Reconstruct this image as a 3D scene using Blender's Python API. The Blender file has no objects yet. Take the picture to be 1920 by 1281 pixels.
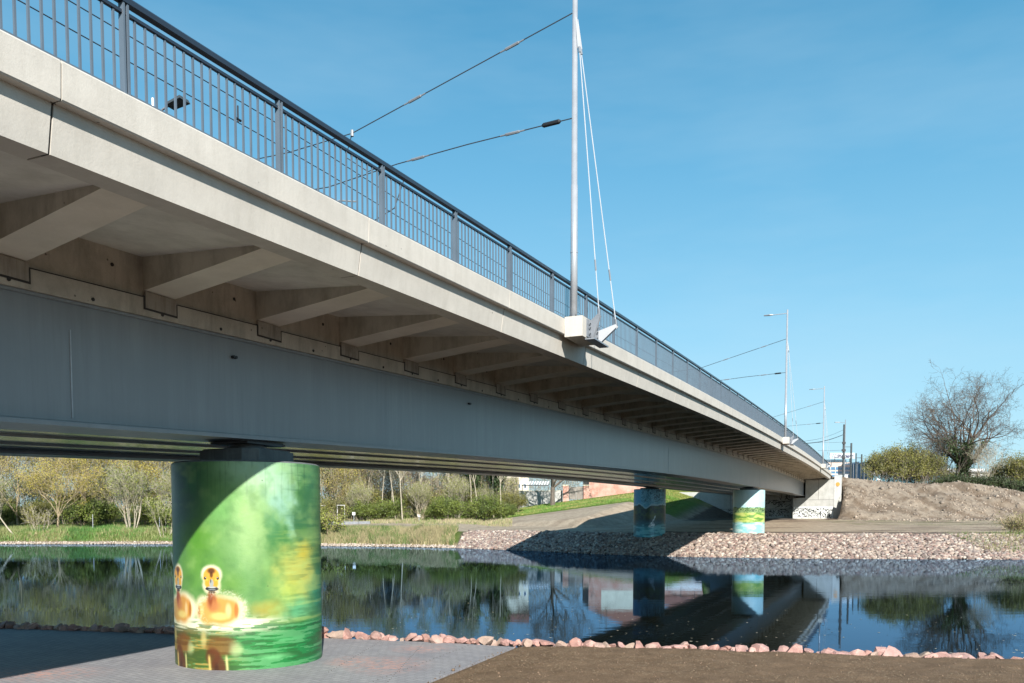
import bpy, math, random
import numpy as np
from mathutils import Vector, Matrix
from mathutils import noise as mn

S = bpy.context.scene
COL = S.collection
R = math.radians

# ------------------------------------------------------------------ camera
HC = 3.042                       # eye height above the water (water is z = 0)
cam_d = bpy.data.cameras.new("camera")
cam = bpy.data.objects.new("camera", cam_d); COL.objects.link(cam)
cam.location = (0, 0, HC)
cam.rotation_euler = (math.pi / 2 - 0.0568, 0, 0)
cam_d.sensor_width = 36.0; cam_d.sensor_fit = 'HORIZONTAL'
cam_d.lens = 1600.0 / 1920 * 36
cam_d.shift_y = (1062.0 - 640.5) / 1920
cam_d.clip_start = 0.1; cam_d.clip_end = 6000
S.camera = cam

# ------------------------------------------------------------------ light
SUN_EL = 28.6
sun_to = Vector((0.2, -0.98, 0)).normalized() * math.cos(R(SUN_EL)) + Vector((0, 0, math.sin(R(SUN_EL))))
world = bpy.data.worlds.new("World"); S.world = world; world.use_nodes = True
wt = world.node_tree; wt.nodes.clear()
sky = wt.nodes.new('ShaderNodeTexSky'); sky.sky_type = 'NISHITA'; sky.sun_disc = False
sky.sun_elevation = R(SUN_EL); sky.sun_rotation = math.atan2(sun_to.x, sun_to.y)
sky.altitude = 50; sky.air_density = 1.0; sky.dust_density = 0.6; sky.ozone_density = 1.6
tc = wt.nodes.new('ShaderNodeTexCoord'); sep = wt.nodes.new('ShaderNodeSeparateXYZ'); rmp = wt.nodes.new('ShaderNodeValToRGB')
wt.links.new(tc.outputs['Generated'], sep.inputs[0]); wt.links.new(sep.outputs['Z'], rmp.inputs[0])
SKYK = 4.9
stops = [(0, (.41, .72, .86)), (.10, (.34, .67, .84)), (.22, (.235, .58, .80)), (.36, (.125, .44, .69)), (.52, (.05, .30, .53)), (1, (.03, .16, .36))]
while len(rmp.color_ramp.elements) < len(stops): rmp.color_ramp.elements.new(.5)
for e, (p_, c_) in zip(rmp.color_ramp.elements, stops): e.position = p_; e.color = (*c_, 1)
mul = wt.nodes.new('ShaderNodeVectorMath'); mul.operation = 'SCALE'; mul.inputs['Scale'].default_value = SKYK
wt.links.new(rmp.outputs[0], mul.inputs[0])
hs = wt.nodes.new('ShaderNodeMix'); hs.data_type = 'RGBA'; hs.inputs['Factor'].default_value = .85
cn = wt.nodes.new('ShaderNodeTexNoise'); cn.inputs['Scale'].default_value = 1.0; cn.inputs['Detail'].default_value = 5; cn.inputs['Roughness'].default_value = .6
cm = wt.nodes.new('ShaderNodeMapping'); cm.inputs['Scale'].default_value = (1.6, 1.6, 7); cm.inputs['Rotation'].default_value = (.25, .1, 0); wt.links.new(tc.outputs['Generated'], cm.inputs['Vector']); wt.links.new(cm.outputs[0], cn.inputs['Vector'])
cr_ = wt.nodes.new('ShaderNodeMapRange'); cr_.inputs['From Min'].default_value = .45; cr_.inputs['From Max'].default_value = .8; cr_.inputs['To Max'].default_value = .22; wt.links.new(cn.outputs['Fac'], cr_.inputs['Value'])
cmx = wt.nodes.new('ShaderNodeMix'); cmx.data_type = 'RGBA'; cmx.inputs['B'].default_value = (.62 * SKYK, .80 * SKYK, .90 * SKYK, 1); wt.links.new(cr_.outputs[0], cmx.inputs['Factor'])
bg = wt.nodes.new('ShaderNodeBackground'); bg.inputs['Strength'].default_value = 0.12
wo = wt.nodes.new('ShaderNodeOutputWorld')
wt.links.new(sky.outputs[0], hs.inputs['A']); wt.links.new(mul.outputs[0], hs.inputs['B']); wt.links.new(hs.outputs['Result'], cmx.inputs['A']); wt.links.new(cmx.outputs['Result'], bg.inputs[0])
wt.links.new(bg.outputs[0], wo.inputs[0])
sl = bpy.data.lights.new("sun", 'SUN'); sl.energy = 4.7; sl.angle = R(0.5); sl.color = (1.0, 0.95, 0.87)
so = bpy.data.objects.new("sun", sl); COL.objects.link(so)
so.rotation_euler = sun_to.to_track_quat('Z', 'Y').to_euler(); so.location = (20, -40, 60)
S.view_settings.view_transform = 'Standard'; S.view_settings.look = 'None'
S.view_settings.exposure = 0.88; S.view_settings.gamma = 1
S.cycles.max_bounces = 9; S.cycles.diffuse_bounces = 6; S.cycles.glossy_bounces = 4
S.cycles.transparent_max_bounces = 4; S.cycles.caustics_reflective = False; S.cycles.caustics_refractive = False

# ------------------------------------------------------------------ helpers
def lin(r, g, b):
    f = lambda c: ((c / 255.0) / 12.92) if c / 255.0 <= .04045 else (((c / 255.0) + .055) / 1.055) ** 2.4
    return (f(r), f(g), f(b))

class MB:
    """collects faces and links them as ONE mesh object"""
    def __init__(s): s.v = []; s.f = []; s.m = []
    def add(s, vs, fs, mi=0):
        o = len(s.v); s.v.extend([tuple(p) for p in vs]); s.f.extend([tuple(i + o for i in f) for f in fs]); s.m.extend([mi] * len(fs))
    def hexa(s, p, mi=0):         # eight corners: bottom ring 0-3, top ring 4-7
        s.add(p, [(3, 2, 1, 0), (4, 5, 6, 7), (0, 1, 5, 4), (1, 2, 6, 5), (2, 3, 7, 6), (3, 0, 4, 7)], mi)
    def box(s, c, d, rz=0, mi=0):
        x, y, z = d[0] / 2, d[1] / 2, d[2] / 2; ca, sa = math.cos(rz), math.sin(rz)
        P = []
        for zz in (-z, z):
            for a, b in ((-x, -y), (x, -y), (x, y), (-x, y)):
                P.append((c[0] + a * ca - b * sa, c[1] + a * sa + b * ca, c[2] + zz))
        s.hexa(P, mi)
    def tube(s, pts, rad, n=8, mi=0, cap=True):
        pts = [Vector(p) for p in pts]
        if not hasattr(rad, '__len__'): rad = [rad] * len(pts)
        ring = []; up = None
        for i, p in enumerate(pts):
            t = (pts[min(i + 1, len(pts) - 1)] - pts[max(i - 1, 0)]).normalized()
            if up is None:
                a = Vector((0, 0, 1)) if abs(t.z) < .9 else Vector((1, 0, 0)); up = t.cross(a).normalized()
            else:
                up = (up - t * up.dot(t))
                up = up.normalized() if up.length > 1e-6 else t.orthogonal().normalized()
            w = t.cross(up)
            ring.append([p + (up * math.cos(2 * math.pi * k / n) + w * math.sin(2 * math.pi * k / n)) * rad[i] for k in range(n)])
        vs = [q for r in ring for q in r]; fs = []
        for i in range(len(pts) - 1):
            for k in range(n):
                a = i * n + k; b = i * n + (k + 1) % n
                fs.append((a, b, b + n, a + n))
        if cap: fs.append(tuple(reversed(range(n)))); fs.append(tuple(range((len(pts) - 1) * n, len(pts) * n)))
        s.add(vs, fs, mi)
    def build(s, name, mat, parent=None, smooth=False):
        me = bpy.data.meshes.new(name); me.from_pydata(s.v, [], s.f)
        mats = mat if isinstance(mat, (list, tuple)) else [mat]
        for m in mats: me.materials.append(m)
        if len(mats) > 1: me.polygons.foreach_set('material_index', s.m)
        if smooth: me.polygons.foreach_set('use_smooth', [True] * len(me.polygons))
        me.update()
        o = bpy.data.objects.new(name, me); COL.objects.link(o)
        if parent: o.parent = parent; o.matrix_parent_inverse = Matrix.Translation(-Vector(parent.location)) if parent.type == 'EMPTY' and parent.rotation_euler.z == 0 else parent.matrix_basis.inverted()
        return o

def np_mesh(name, V, F, mat, parent=None, smooth=False):
    """V (n,3), F (m,k) arrays"""
    me = bpy.data.meshes.new(name); V = np.asarray(V, dtype=np.float32); F = np.asarray(F, dtype=np.int32)
    me.vertices.add(len(V)); me.vertices.foreach_set('co', V.ravel())
    k = F.shape[1]; me.loops.add(F.size); me.loops.foreach_set('vertex_index', F.ravel())
    me.polygons.add(len(F)); me.polygons.foreach_set('loop_start', np.arange(0, F.size, k, dtype=np.int32))
    me.polygons.foreach_set('loop_total', np.full(len(F), k, dtype=np.int32))
    if smooth: me.polygons.foreach_set('use_smooth', np.ones(len(F), dtype=bool))
    me.materials.append(mat); me.update(calc_edges=True); me.validate()
    o = bpy.data.objects.new(name, me); COL.objects.link(o)
    if parent: o.parent = parent; o.matrix_parent_inverse = parent.matrix_basis.inverted()
    return o

def set_cols(o, cols, name='paint'):
    me = o.data; a = me.color_attributes.new(name, 'FLOAT_COLOR', 'POINT')
    c = np.ones((len(me.vertices), 4), dtype=np.float32); c[:, :3] = cols; a.data.foreach_set('color', c.ravel())

def tag(o, label=None, cat=None, group=None, kind=None):
    if label: o['label'] = label
    if cat: o['category'] = cat
    if group: o['group'] = group
    if kind: o['kind'] = kind
    return o
def thing(name, label, cat, loc=(0, 0, 0), group=None):
    o = bpy.data.objects.new(name, None); COL.objects.link(o); o.location = loc; o.empty_display_size = .3
    return tag(o, label, cat, group)
CH = {}
def copy_tree(o, loc, rz, sc, label):
    c = o.copy(); COL.objects.link(c); c.location = loc; c.rotation_euler = (0, 0, rz); c.scale = sc; c['label'] = label
    for ch in [q for q in COL.objects if q.parent == o]:
        d = ch.copy(); COL.objects.link(d); d.parent = c
        for g in [q for q in COL.objects if q.parent == ch]:
            e = g.copy(); COL.objects.link(e); e.parent = d
    return c

# ---- materials
def nodes(name):
    m = bpy.data.materials.new(name); m.use_nodes = True; t = m.node_tree
    return m, t, t.nodes['Principled BSDF']
def N(t, typ, **kw):
    n = t.nodes.new(typ)
    for k, v in kw.items():
        if k.startswith('i_'): n.inputs[k[2:].replace('_', ' ')].default_value = v
        else: setattr(n, k, v)
    return n
def mapping(t, scale, rot=(0, 0, 0)):
    g = N(t, 'ShaderNodeNewGeometry'); mp = N(t, 'ShaderNodeMapping')
    mp.inputs['Scale'].default_value = scale if hasattr(scale, '__len__') else (scale,) * 3
    mp.inputs['Rotation'].default_value = rot
    t.links.new(g.outputs['Position'], mp.inputs['Vector']); return mp
def noise_fac(t, scale, detail=4, rough=.6, rot=(0, 0, 0), lo=.35, hi=.65):
    mp = mapping(t, scale, rot); n = N(t, 'ShaderNodeTexNoise'); n.inputs['Scale'].default_value = 1
    n.inputs['Detail'].default_value = detail; n.inputs['Roughness'].default_value = rough
    t.links.new(mp.outputs[0], n.inputs['Vector'])
    r = N(t, 'ShaderNodeMapRange'); r.inputs['From Min'].default_value = lo; r.inputs['From Max'].default_value = hi
    t.links.new(n.outputs['Fac'], r.inputs['Value']); return r.outputs[0]
def mix(t, fac, a, b, mode='MIX'):
    m = N(t, 'ShaderNodeMix', data_type='RGBA', blend_type=mode)
    for s, v in ((m.inputs['Factor'], fac), (m.inputs['A'], a), (m.inputs['B'], b)):
        if hasattr(v, 'links') or isinstance(v, bpy.types.NodeSocket): t.links.new(v, s)
        elif hasattr(v, '__len__'): s.default_value = (*v[:3], 1)
        else: s.default_value = v
    return m.outputs['Result']
def bump(t, p, h, strength=.3, dist=.02):
    b = N(t, 'ShaderNodeBump'); b.inputs['Strength'].default_value = strength; b.inputs['Distance'].default_value = dist
    t.links.new(h, b.inputs['Height']); t.links.new(b.outputs[0], p.inputs['Normal']); return b

def plain(name, col, rough=.6, metal=0, vary=.15, scale=3, bmp=0):
    m, t, p = nodes(name)
    c2 = tuple(c * (1 - vary) for c in col); c1 = tuple(min(1, c * (1 + vary)) for c in col)
    t.links.new(mix(t, noise_fac(t, scale), c2, c1), p.inputs['Base Color'])
    p.inputs['Roughness'].default_value = rough; p.inputs['Metallic'].default_value = metal
    if bmp: bump(t, p, noise_fac(t, scale * 8, 6), bmp, .01)
    return m

def concrete(name, base, dark, streak=.5, pits=True, bmp=.25, vert=6):
    m, t, p = nodes(name)
    c = mix(t, noise_fac(t, (.9, .9, 1.3), 5, .65), base, tuple(.86 * x for x in base))
    st = noise_fac(t, (vert, vert, .55), 5, .7, lo=.46, hi=.70)
    mu = N(t, 'ShaderNodeMath', operation='MULTIPLY'); mu.inputs[1].default_value = streak; t.links.new(st, mu.inputs[0])
    c = mix(t, mu.outputs[0], c, dark)
    bl = noise_fac(t, 2.2, 8, .7, lo=.47, hi=.70)
    mu2 = N(t, 'ShaderNodeMath', operation='MULTIPLY'); mu2.inputs[1].default_value = streak * .7; t.links.new(bl, mu2.inputs[0])
    c = mix(t, mu2.outputs[0], c, dark)
    c = mix(t, noise_fac(t, 45, 3, .6, lo=.3, hi=.7), c, tuple(1.0 * x for x in (0, 0, 0)), 'MIX') if False else c
    if pits:
        v = N(t, 'ShaderNodeTexVoronoi'); v.inputs['Scale'].default_value = 1; mp = mapping(t, 3.2); t.links.new(mp.outputs[0], v.inputs['Vector'])
        cr = N(t, 'ShaderNodeMapRange'); cr.inputs['From Min'].default_value = .04; cr.inputs['From Max'].default_value = .065
        cr.inputs['To Min'].default_value = .8; cr.inputs['To Max'].default_value = 0
        t.links.new(v.outputs['Distance'], cr.inputs['Value']); c = mix(t, cr.outputs[0], c, tuple(x * .35 for x in dark))
    fine = noise_fac(t, 60, 3, .7, lo=.2, hi=.8)
    c = mix(t, fine, mix(t, 1.0, c, (.9, .9, .9), 'MULTIPLY'), c)
    t.links.new(c, p.inputs['Base Color']); p.inputs['Roughness'].default_value = .85
    bump(t, p, noise_fac(t, 25, 8, .7), bmp, .01)
    return m

M = {}
M['fascia'] = concrete('pale_concrete', (.60, .565, .51), (.42, .39, .34), .35, True, .12)
M['rib_bounce_lit'] = concrete('bounce_lit_rib_concrete', (.78, .71, .61), (.60, .53, .44), .35, False, .08, 2)  # paler copy for rib undersides, bounce from the sunlit ground put into the colour
M['soffit'] = concrete('slab_concrete', (.70, .66, .59), (.30, .27, .22), .3, False, .1, 2)
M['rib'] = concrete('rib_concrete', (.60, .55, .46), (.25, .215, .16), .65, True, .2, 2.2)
M['beam'] = concrete('beam_concrete', (.60, .55, .475), (.26, .235, .195), .6, True, .35, 3)
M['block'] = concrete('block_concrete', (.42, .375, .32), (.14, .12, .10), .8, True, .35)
M['joint'] = plain('joint_seal', (.035, .032, .03), .8)
M['abut'] = concrete('abutment_concrete', (.50, .50, .48), (.27, .28, .25), .5, True, .2, 1.5)

def steel_paint(name, col, rough, streak=.1):
    m, t, p = nodes(name)
    c = mix(t, noise_fac(t, (3.5, 3.5, .22), 6, .7), tuple(x * (1 - streak) for x in col), tuple(x * (1 + streak) for x in col))
    c = mix(t, noise_fac(t, .6, 6, .6), c, tuple(x * .92 for x in col))
    t.links.new(c, p.inputs['Base Color']); p.inputs['Roughness'].default_value = rough
    bump(t, p, noise_fac(t, 1.1, 2, .4, lo=0, hi=1), .12, .05)
    return m
M['girder'] = steel_paint('blue_grey_paint', (.25, .268, .283), .3, .12)
M['gloss'] = steel_paint('glossy_soffit_paint', (.21, .23, .21), .13)
M['weld'] = plain('weld_seam_paint', (.42, .46, .50), .4)
M['rail'] = plain('anthracite_paint', (.10, .13, .165), .35, 0, .08)
M['hand'] = plain('dark_handrail_paint', (.022, .03, .045), .3, 0, .05)
M['galv'] = plain('galvanised_steel', (.43, .45, .48), .38, .35, .08, 4)
M['galvd'] = plain('weathered_steel', (.25, .27, .30), .45, .4, .1, 4)
M['stay'] = plain('stay_rod_steel', (.48, .50, .53), .4, .1, .05)
M['cable'] = plain('dark_cable', (.03, .035, .045), .6)
M['black'] = plain('black_plastic', (.012, .013, .016), .45)
M['porc'] = plain('fitting_metal', (.30, .32, .34), .5, .3)
M['bear'] = plain('bearing_steel', (.06, .07, .075), .5, .2, .2)
M['pedestal'] = concrete('pedestal_paint', (.11, .13, .135), (.33, .36, .35), .25, False, .1)

# ------------------------------------------------------------------ bridge frame
PHI = .4145; CP, SP = math.cos(PHI), math.sin(PHI)
def B(L, s, z): return (-L * CP + s * SP, L * SP + s * CP, z)     # L = metres to the left of the near edge line, s = metres along
def zt(s): return 7.15 + .0394 * s - .00018 * s * s                # top of the parapet
def zgt(s): return zt(s) - 1.29
def zgb(s): return zgt(s) - 1.83 - .24 * math.exp(-((s - 84) / 30.0) ** 2)
S0, S1 = -14.0, 127.0
RZ = math.pi / 2 - PHI                                            # angle of the bridge axis

def sweep(mb, prof, s0, s1, step=2.66, zf=zt, close=True, mi=0):
    n = max(1, int(round((s1 - s0) / step))); rings = []
    for i in range(n + 1):
        s = s0 + (s1 - s0) * i / n; z0 = zf(s)
        rings.append([B(L, s, z0 + dz) for L, dz in prof])
    k = len(prof); vs = [p for r in rings for p in r]; fs = []
    for i in range(n):
        for j in range(k if close else k - 1):
            a = i * k + j; b = i * k + (j + 1) % k; fs.append((a, b, b + k, a + k))
    if close: fs.append(tuple(reversed(range(k)))); fs.append(tuple(range(n * k, n * k + k)))
    mb.add(vs, fs, mi)

bridge = thing('road_bridge', 'long concrete and grey steel girder bridge crossing the river', 'bridge', B(15, 60, 4))
def part(mb, name, mat, parent=bridge, smooth=False):
    return mb.build(name, mat, parent, smooth)

# slab
mb = MB(); sweep(mb, [(7.62, -.12), (7.78, -.70), (10.93, -.36), (10.93, -.20)], S0, S1 + 4)
sweep(mb, [(19.85, -.20), (19.85, -.36), (23.2, -.70), (23.4, -.12)], S0, S1 + 4)
part(mb, 'deck_slab', M['soffit'])
mb = MB(); sweep(mb, [(7.62, -.118), (10.94, -.196), (19.84, -.196), (23.4, -.118), (23.4, -.05), (7.62, -.05)], S0, S1 + 30)
part(mb, 'road_surface', plain('asphalt', (.05, .05, .052), .9, 0, .2, 4))
# soffit between the girders (glossy painted steel trough)
mb = MB(); sweep(mb, [(11.94, .10), (11.94, .13), (18.71, .13), (18.71, .10)], S0, S1, zf=zgb)
part(mb, 'bottom_plate', M['gloss'])
for lq in (14.2, 16.4):
    mb = MB(); sweep(mb, [(lq - .04, .06), (lq - .04, .099), (lq + .04, .099), (lq + .04, .06)], S0, S1, zf=zgb); part(mb, 'bottom_stiffener', M['girder'])
# edge beam above the girder, two tiers
mb = MB()
sweep(mb, [(10.93, -.20), (10.93, -1.0), (10.885, -1.0), (10.885, -1.286), (12.0, -1.286), (12.0, -.20)], S0, S1)
part(mb, 'edge_beam', M['beam'])
mb = MB()
sweep(mb, [(18.6, -.20), (18.6, -1.286), (19.9, -1.286), (19.85, -.20)], S0, S1)
part(mb, 'edge_beam', M['beam'])
mb = MB(); sweep(mb, [(10.878, -1.0), (10.878, -.985), (10.925, -.985), (10.925, -1.0)], S0, S1); part(mb, 'construction_joint', M['joint'])

# cantilever ribs and their end blocks
k = -10
while True:
    s = 10.58 + 2.66 * k; k += 1
    if s < S0 + 1: continue
    if s > S1 - .5: break
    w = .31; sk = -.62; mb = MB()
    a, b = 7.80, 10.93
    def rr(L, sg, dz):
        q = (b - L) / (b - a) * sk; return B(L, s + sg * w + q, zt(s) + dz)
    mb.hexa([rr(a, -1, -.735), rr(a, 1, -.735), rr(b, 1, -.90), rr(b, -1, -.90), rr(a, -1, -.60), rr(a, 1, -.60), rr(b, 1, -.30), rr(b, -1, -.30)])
    mb.m[0] = 1; r = part(mb, 'cantilever_rib', [M['rib'], M['rib_bounce_lit']])
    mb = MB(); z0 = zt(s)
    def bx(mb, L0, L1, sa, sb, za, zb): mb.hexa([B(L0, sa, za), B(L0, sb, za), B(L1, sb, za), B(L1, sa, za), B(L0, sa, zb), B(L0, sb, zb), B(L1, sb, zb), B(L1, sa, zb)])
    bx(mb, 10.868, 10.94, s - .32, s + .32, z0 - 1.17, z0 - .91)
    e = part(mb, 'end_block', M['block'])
    mb = MB(); bx(mb, 10.874, 10.93, s - .35, s + .35, z0 - 1.20, z0 - .985)
    e2 = part(mb, 'block_joint', M['joint'])
# anchor cones on the edge beam
mb = MB()
for i in range(60):
    s = S0 + 2 + i * 1.33; dz = -1.21 if i % 2 else -1.22
    mb.tube([B(10.89, s, zt(s) + dz), B(10.872, s, zt(s) + dz)], .028, 8)
    if i % 2 == 0: mb.tube([B(10.935, s + .4, zt(s) - .6), B(10.918, s + .4, zt(s) - .6)], .03, 8)
part(mb, 'anchor_cone', M['joint'])['kind'] = 'stuff'

# fascia and parapet cap panels
joints = [5.92 + 5.25 * i for i in range(-4, 24)]
for i in range(len(joints) - 1):
    a, b = joints[i] + .014, joints[i + 1] - .014
    if a > S1 + 6: break
    mb = MB(); sweep(mb, [(7.40, -.34), (7.475, -.84), (7.80, -.84), (7.80, -.3)], a, b, 1.3); part(mb, 'fascia_panel', M['fascia'])
    mb = MB(); sweep(mb, [(7.285, .0), (7.27, -.02), (7.285, -.36), (7.30, -.375), (7.62, -.375), (7.62, -.04), (7.60, .0)], a - .005, b + .005, 1.3)
    part(mb, 'parapet_cap', M['fascia'])
for sj in joints:
    if S0 < sj < S1 + 5:
        mb = MB(); sweep(mb, [(7.292, -.012), (7.285, -.03), (7.30, -.36), (7.42, -.38), (7.488, -.836), (7.60, -.836), (7.60, -.012)], sj - .03, sj + .03, .1); part(mb, 'joint_seal', M['joint'])
mb = MB(); sweep(mb, [(7.425, -.375), (7.49, -.82), (7.61, -.82), (7.61, -.375)], S0, S1 + 6); part(mb, 'joint_backing', M['joint'])
mb = MB(); sweep(mb, [(23.3, .0), (23.3, -.84), (23.7, -.84), (23.75, .0)], S0, S1 + 4); part(mb, 'fascia_panel', M['fascia'])

# steel girders
for Lo, Li in ((10.98, 11.95), (18.7, 19.65)):
    g = MB()
    n = 56
    vs = []; fs = []
    for i in range(n + 1):
        s = S0 + (S1 - S0) * i / n
        vs += [B(Lo, s, zgt(s) - .04), B(Lo, s, zgb(s) + .06), B(Li, s, zgb(s) + .06), B(Li, s, zgt(s) - .04)]
    for i in range(n):
        for j in range(4):
            a = 4 * i + j; b = 4 * i + (j + 1) % 4; fs.append((a, b, b + 4, a + 4))
    fs += [(0, 1, 2, 3), (4 * n + 3, 4 * n + 2, 4 * n + 1, 4 * n)]
    g.add(vs, fs); go = part(g, 'main_girder', M['girder'])
    f = MB(); sweep(f, [(Lo - .14, 0), (Lo - .14, .058), (Li + .14, .058), (Li + .14, 0)], S0, S1 + .0, 2.6, zgb)
    fo = f.build('bottom_flange', M['girder'], bridge)
    f = MB(); sweep(f, [(Lo - .05, -.045), (Lo - .05, -.004), (Li + .04, -.004), (Li + .04, -.045)], S0, S1, 2.6, zgt)
    f.build('top_flange', M['girder'], bridge)
    f = MB(); sweep(f, [(Lo - .012, .09), (Lo - .012, .115), (Lo - .001, .115), (Lo - .001, .09)], S0, S1, 2.6, zgb)
    f.build('flange_weld', M['girder'], bridge)
    if Lo < 12:
        for s in (8.95, 46, 82):
            f = MB(); z0, z1 = zgb(s) + .13, zgt(s) - .42
            f.hexa([B(Lo - .01, s - .011, z0), B(Lo - .01, s + .011, z0), B(Lo + .01, s + .011, z0), B(Lo + .01, s - .011, z0), B(Lo - .01, s - .011, z1), B(Lo - .01, s + .011, z1), B(Lo + .01, s + .011, z1), B(Lo + .01, s - .011, z1)])
            f.build('weld_seam', M['weld'], bridge)
        for s in (12.35, 21.9):
            f = MB(); z = zgt(s) - .36
            for dz in (-.03, .03):
                f.tube([B(Lo, s + dz, z), B(Lo - .06, s + dz, z)], .028, 8)
            f.build('lifting_lug', M['black'], bridge)

# concrete corbels under the masts
MASTS = [19.95, 66.6, 106.6]
for s in MASTS:
    mb = MB(); z = zt(s)
    bx(mb, 6.82, 7.275, s - .25, s + .95, z - .45, z + .03)
    # tapered shoulder on the far side
    mb.hexa([B(7.10, s + .95, z - .45), B(7.272, s + 1.5, z - .36), B(7.272, s + 1.5, z - .36), B(7.272, s + .95, z - .45), B(6.82, s + .95, z - .02), B(7.272, s + 1.5, z), B(7.272, s + 1.5, z), B(7.272, s + .95, z)])
    part(mb, 'mast_corbel', M['fascia'])

# ------------------------------------------------------------------ railing
def railing_thing():
    rl = thing('bridge_railing', 'dark blue grey steel railing with slim upright bars along the near edge of the bridge', 'railing', B(7.47, 60, 8))
    L = 7.47; p0 = 6.85 - 2.5 * 7
    mb = MB(); sweep(mb, [(L - .045, 1.02), (L - .045, 1.075), (L - .03, 1.095), (L + .03, 1.095), (L + .045, 1.075), (L + .045, 1.02)], p0, 128, 2.5); mb.build('handrail', M['hand'], rl)
    mb = MB(); sweep(mb, [(L - .022, .905), (L - .022, .94), (L + .022, .94), (L + .022, .905)], p0, 128, 2.5); mb.build('lower_rail', M['hand'], rl)
    mb = MB(); sweep(mb, [(L - .02, .08), (L - .02, .11), (L + .02, .11), (L + .02, .08)], p0, 128, 2.5); mb.build('bottom_rail', M['rail'], rl)
    far = MB(); nb = 0
    for i in range(54):
        s = p0 + 2.5 * i
        if s > 128: break
        mb = MB(); z = zt(s)
        for o in (-.026, .026):
            mb.hexa([B(L - .035, s + o - .012, z - .01), B(L - .035, s + o + .012, z - .01), B(L + .035, s + o + .012, z - .01), B(L + .035, s + o - .012, z - .01),
                     B(L - .035, s + o - .012, z + 1.03), B(L - .035, s + o + .012, z + 1.03), B(L + .035, s + o + .012, z + 1.03), B(L + .035, s + o - .012, z + 1.03)])
        mb.build('post', M['rail'], rl)
        for j in range(1, 18):
            sb = s + 2.5 * j / 18; z = zt(sb)
            q = MB() if (5.2 < sb and nb < 100) else far
            q.hexa([B(L - .011, sb - .011, z - .01), B(L - .011, sb + .011, z - .01), B(L + .011, sb + .011, z - .01), B(L + .011, sb - .011, z - .01),
                    B(L - .011, sb - .011, z + .92), B(L - .011, sb + .011, z + .92), B(L + .011, sb + .011, z + .92), B(L + .011, sb - .011, z + .92)])
            if q is not far: q.build('baluster', M['rail'], rl); nb += 1
    fo = far.build('baluster', M['rail'], rl); fo['kind'] = 'stuff'
railing_thing()

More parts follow.
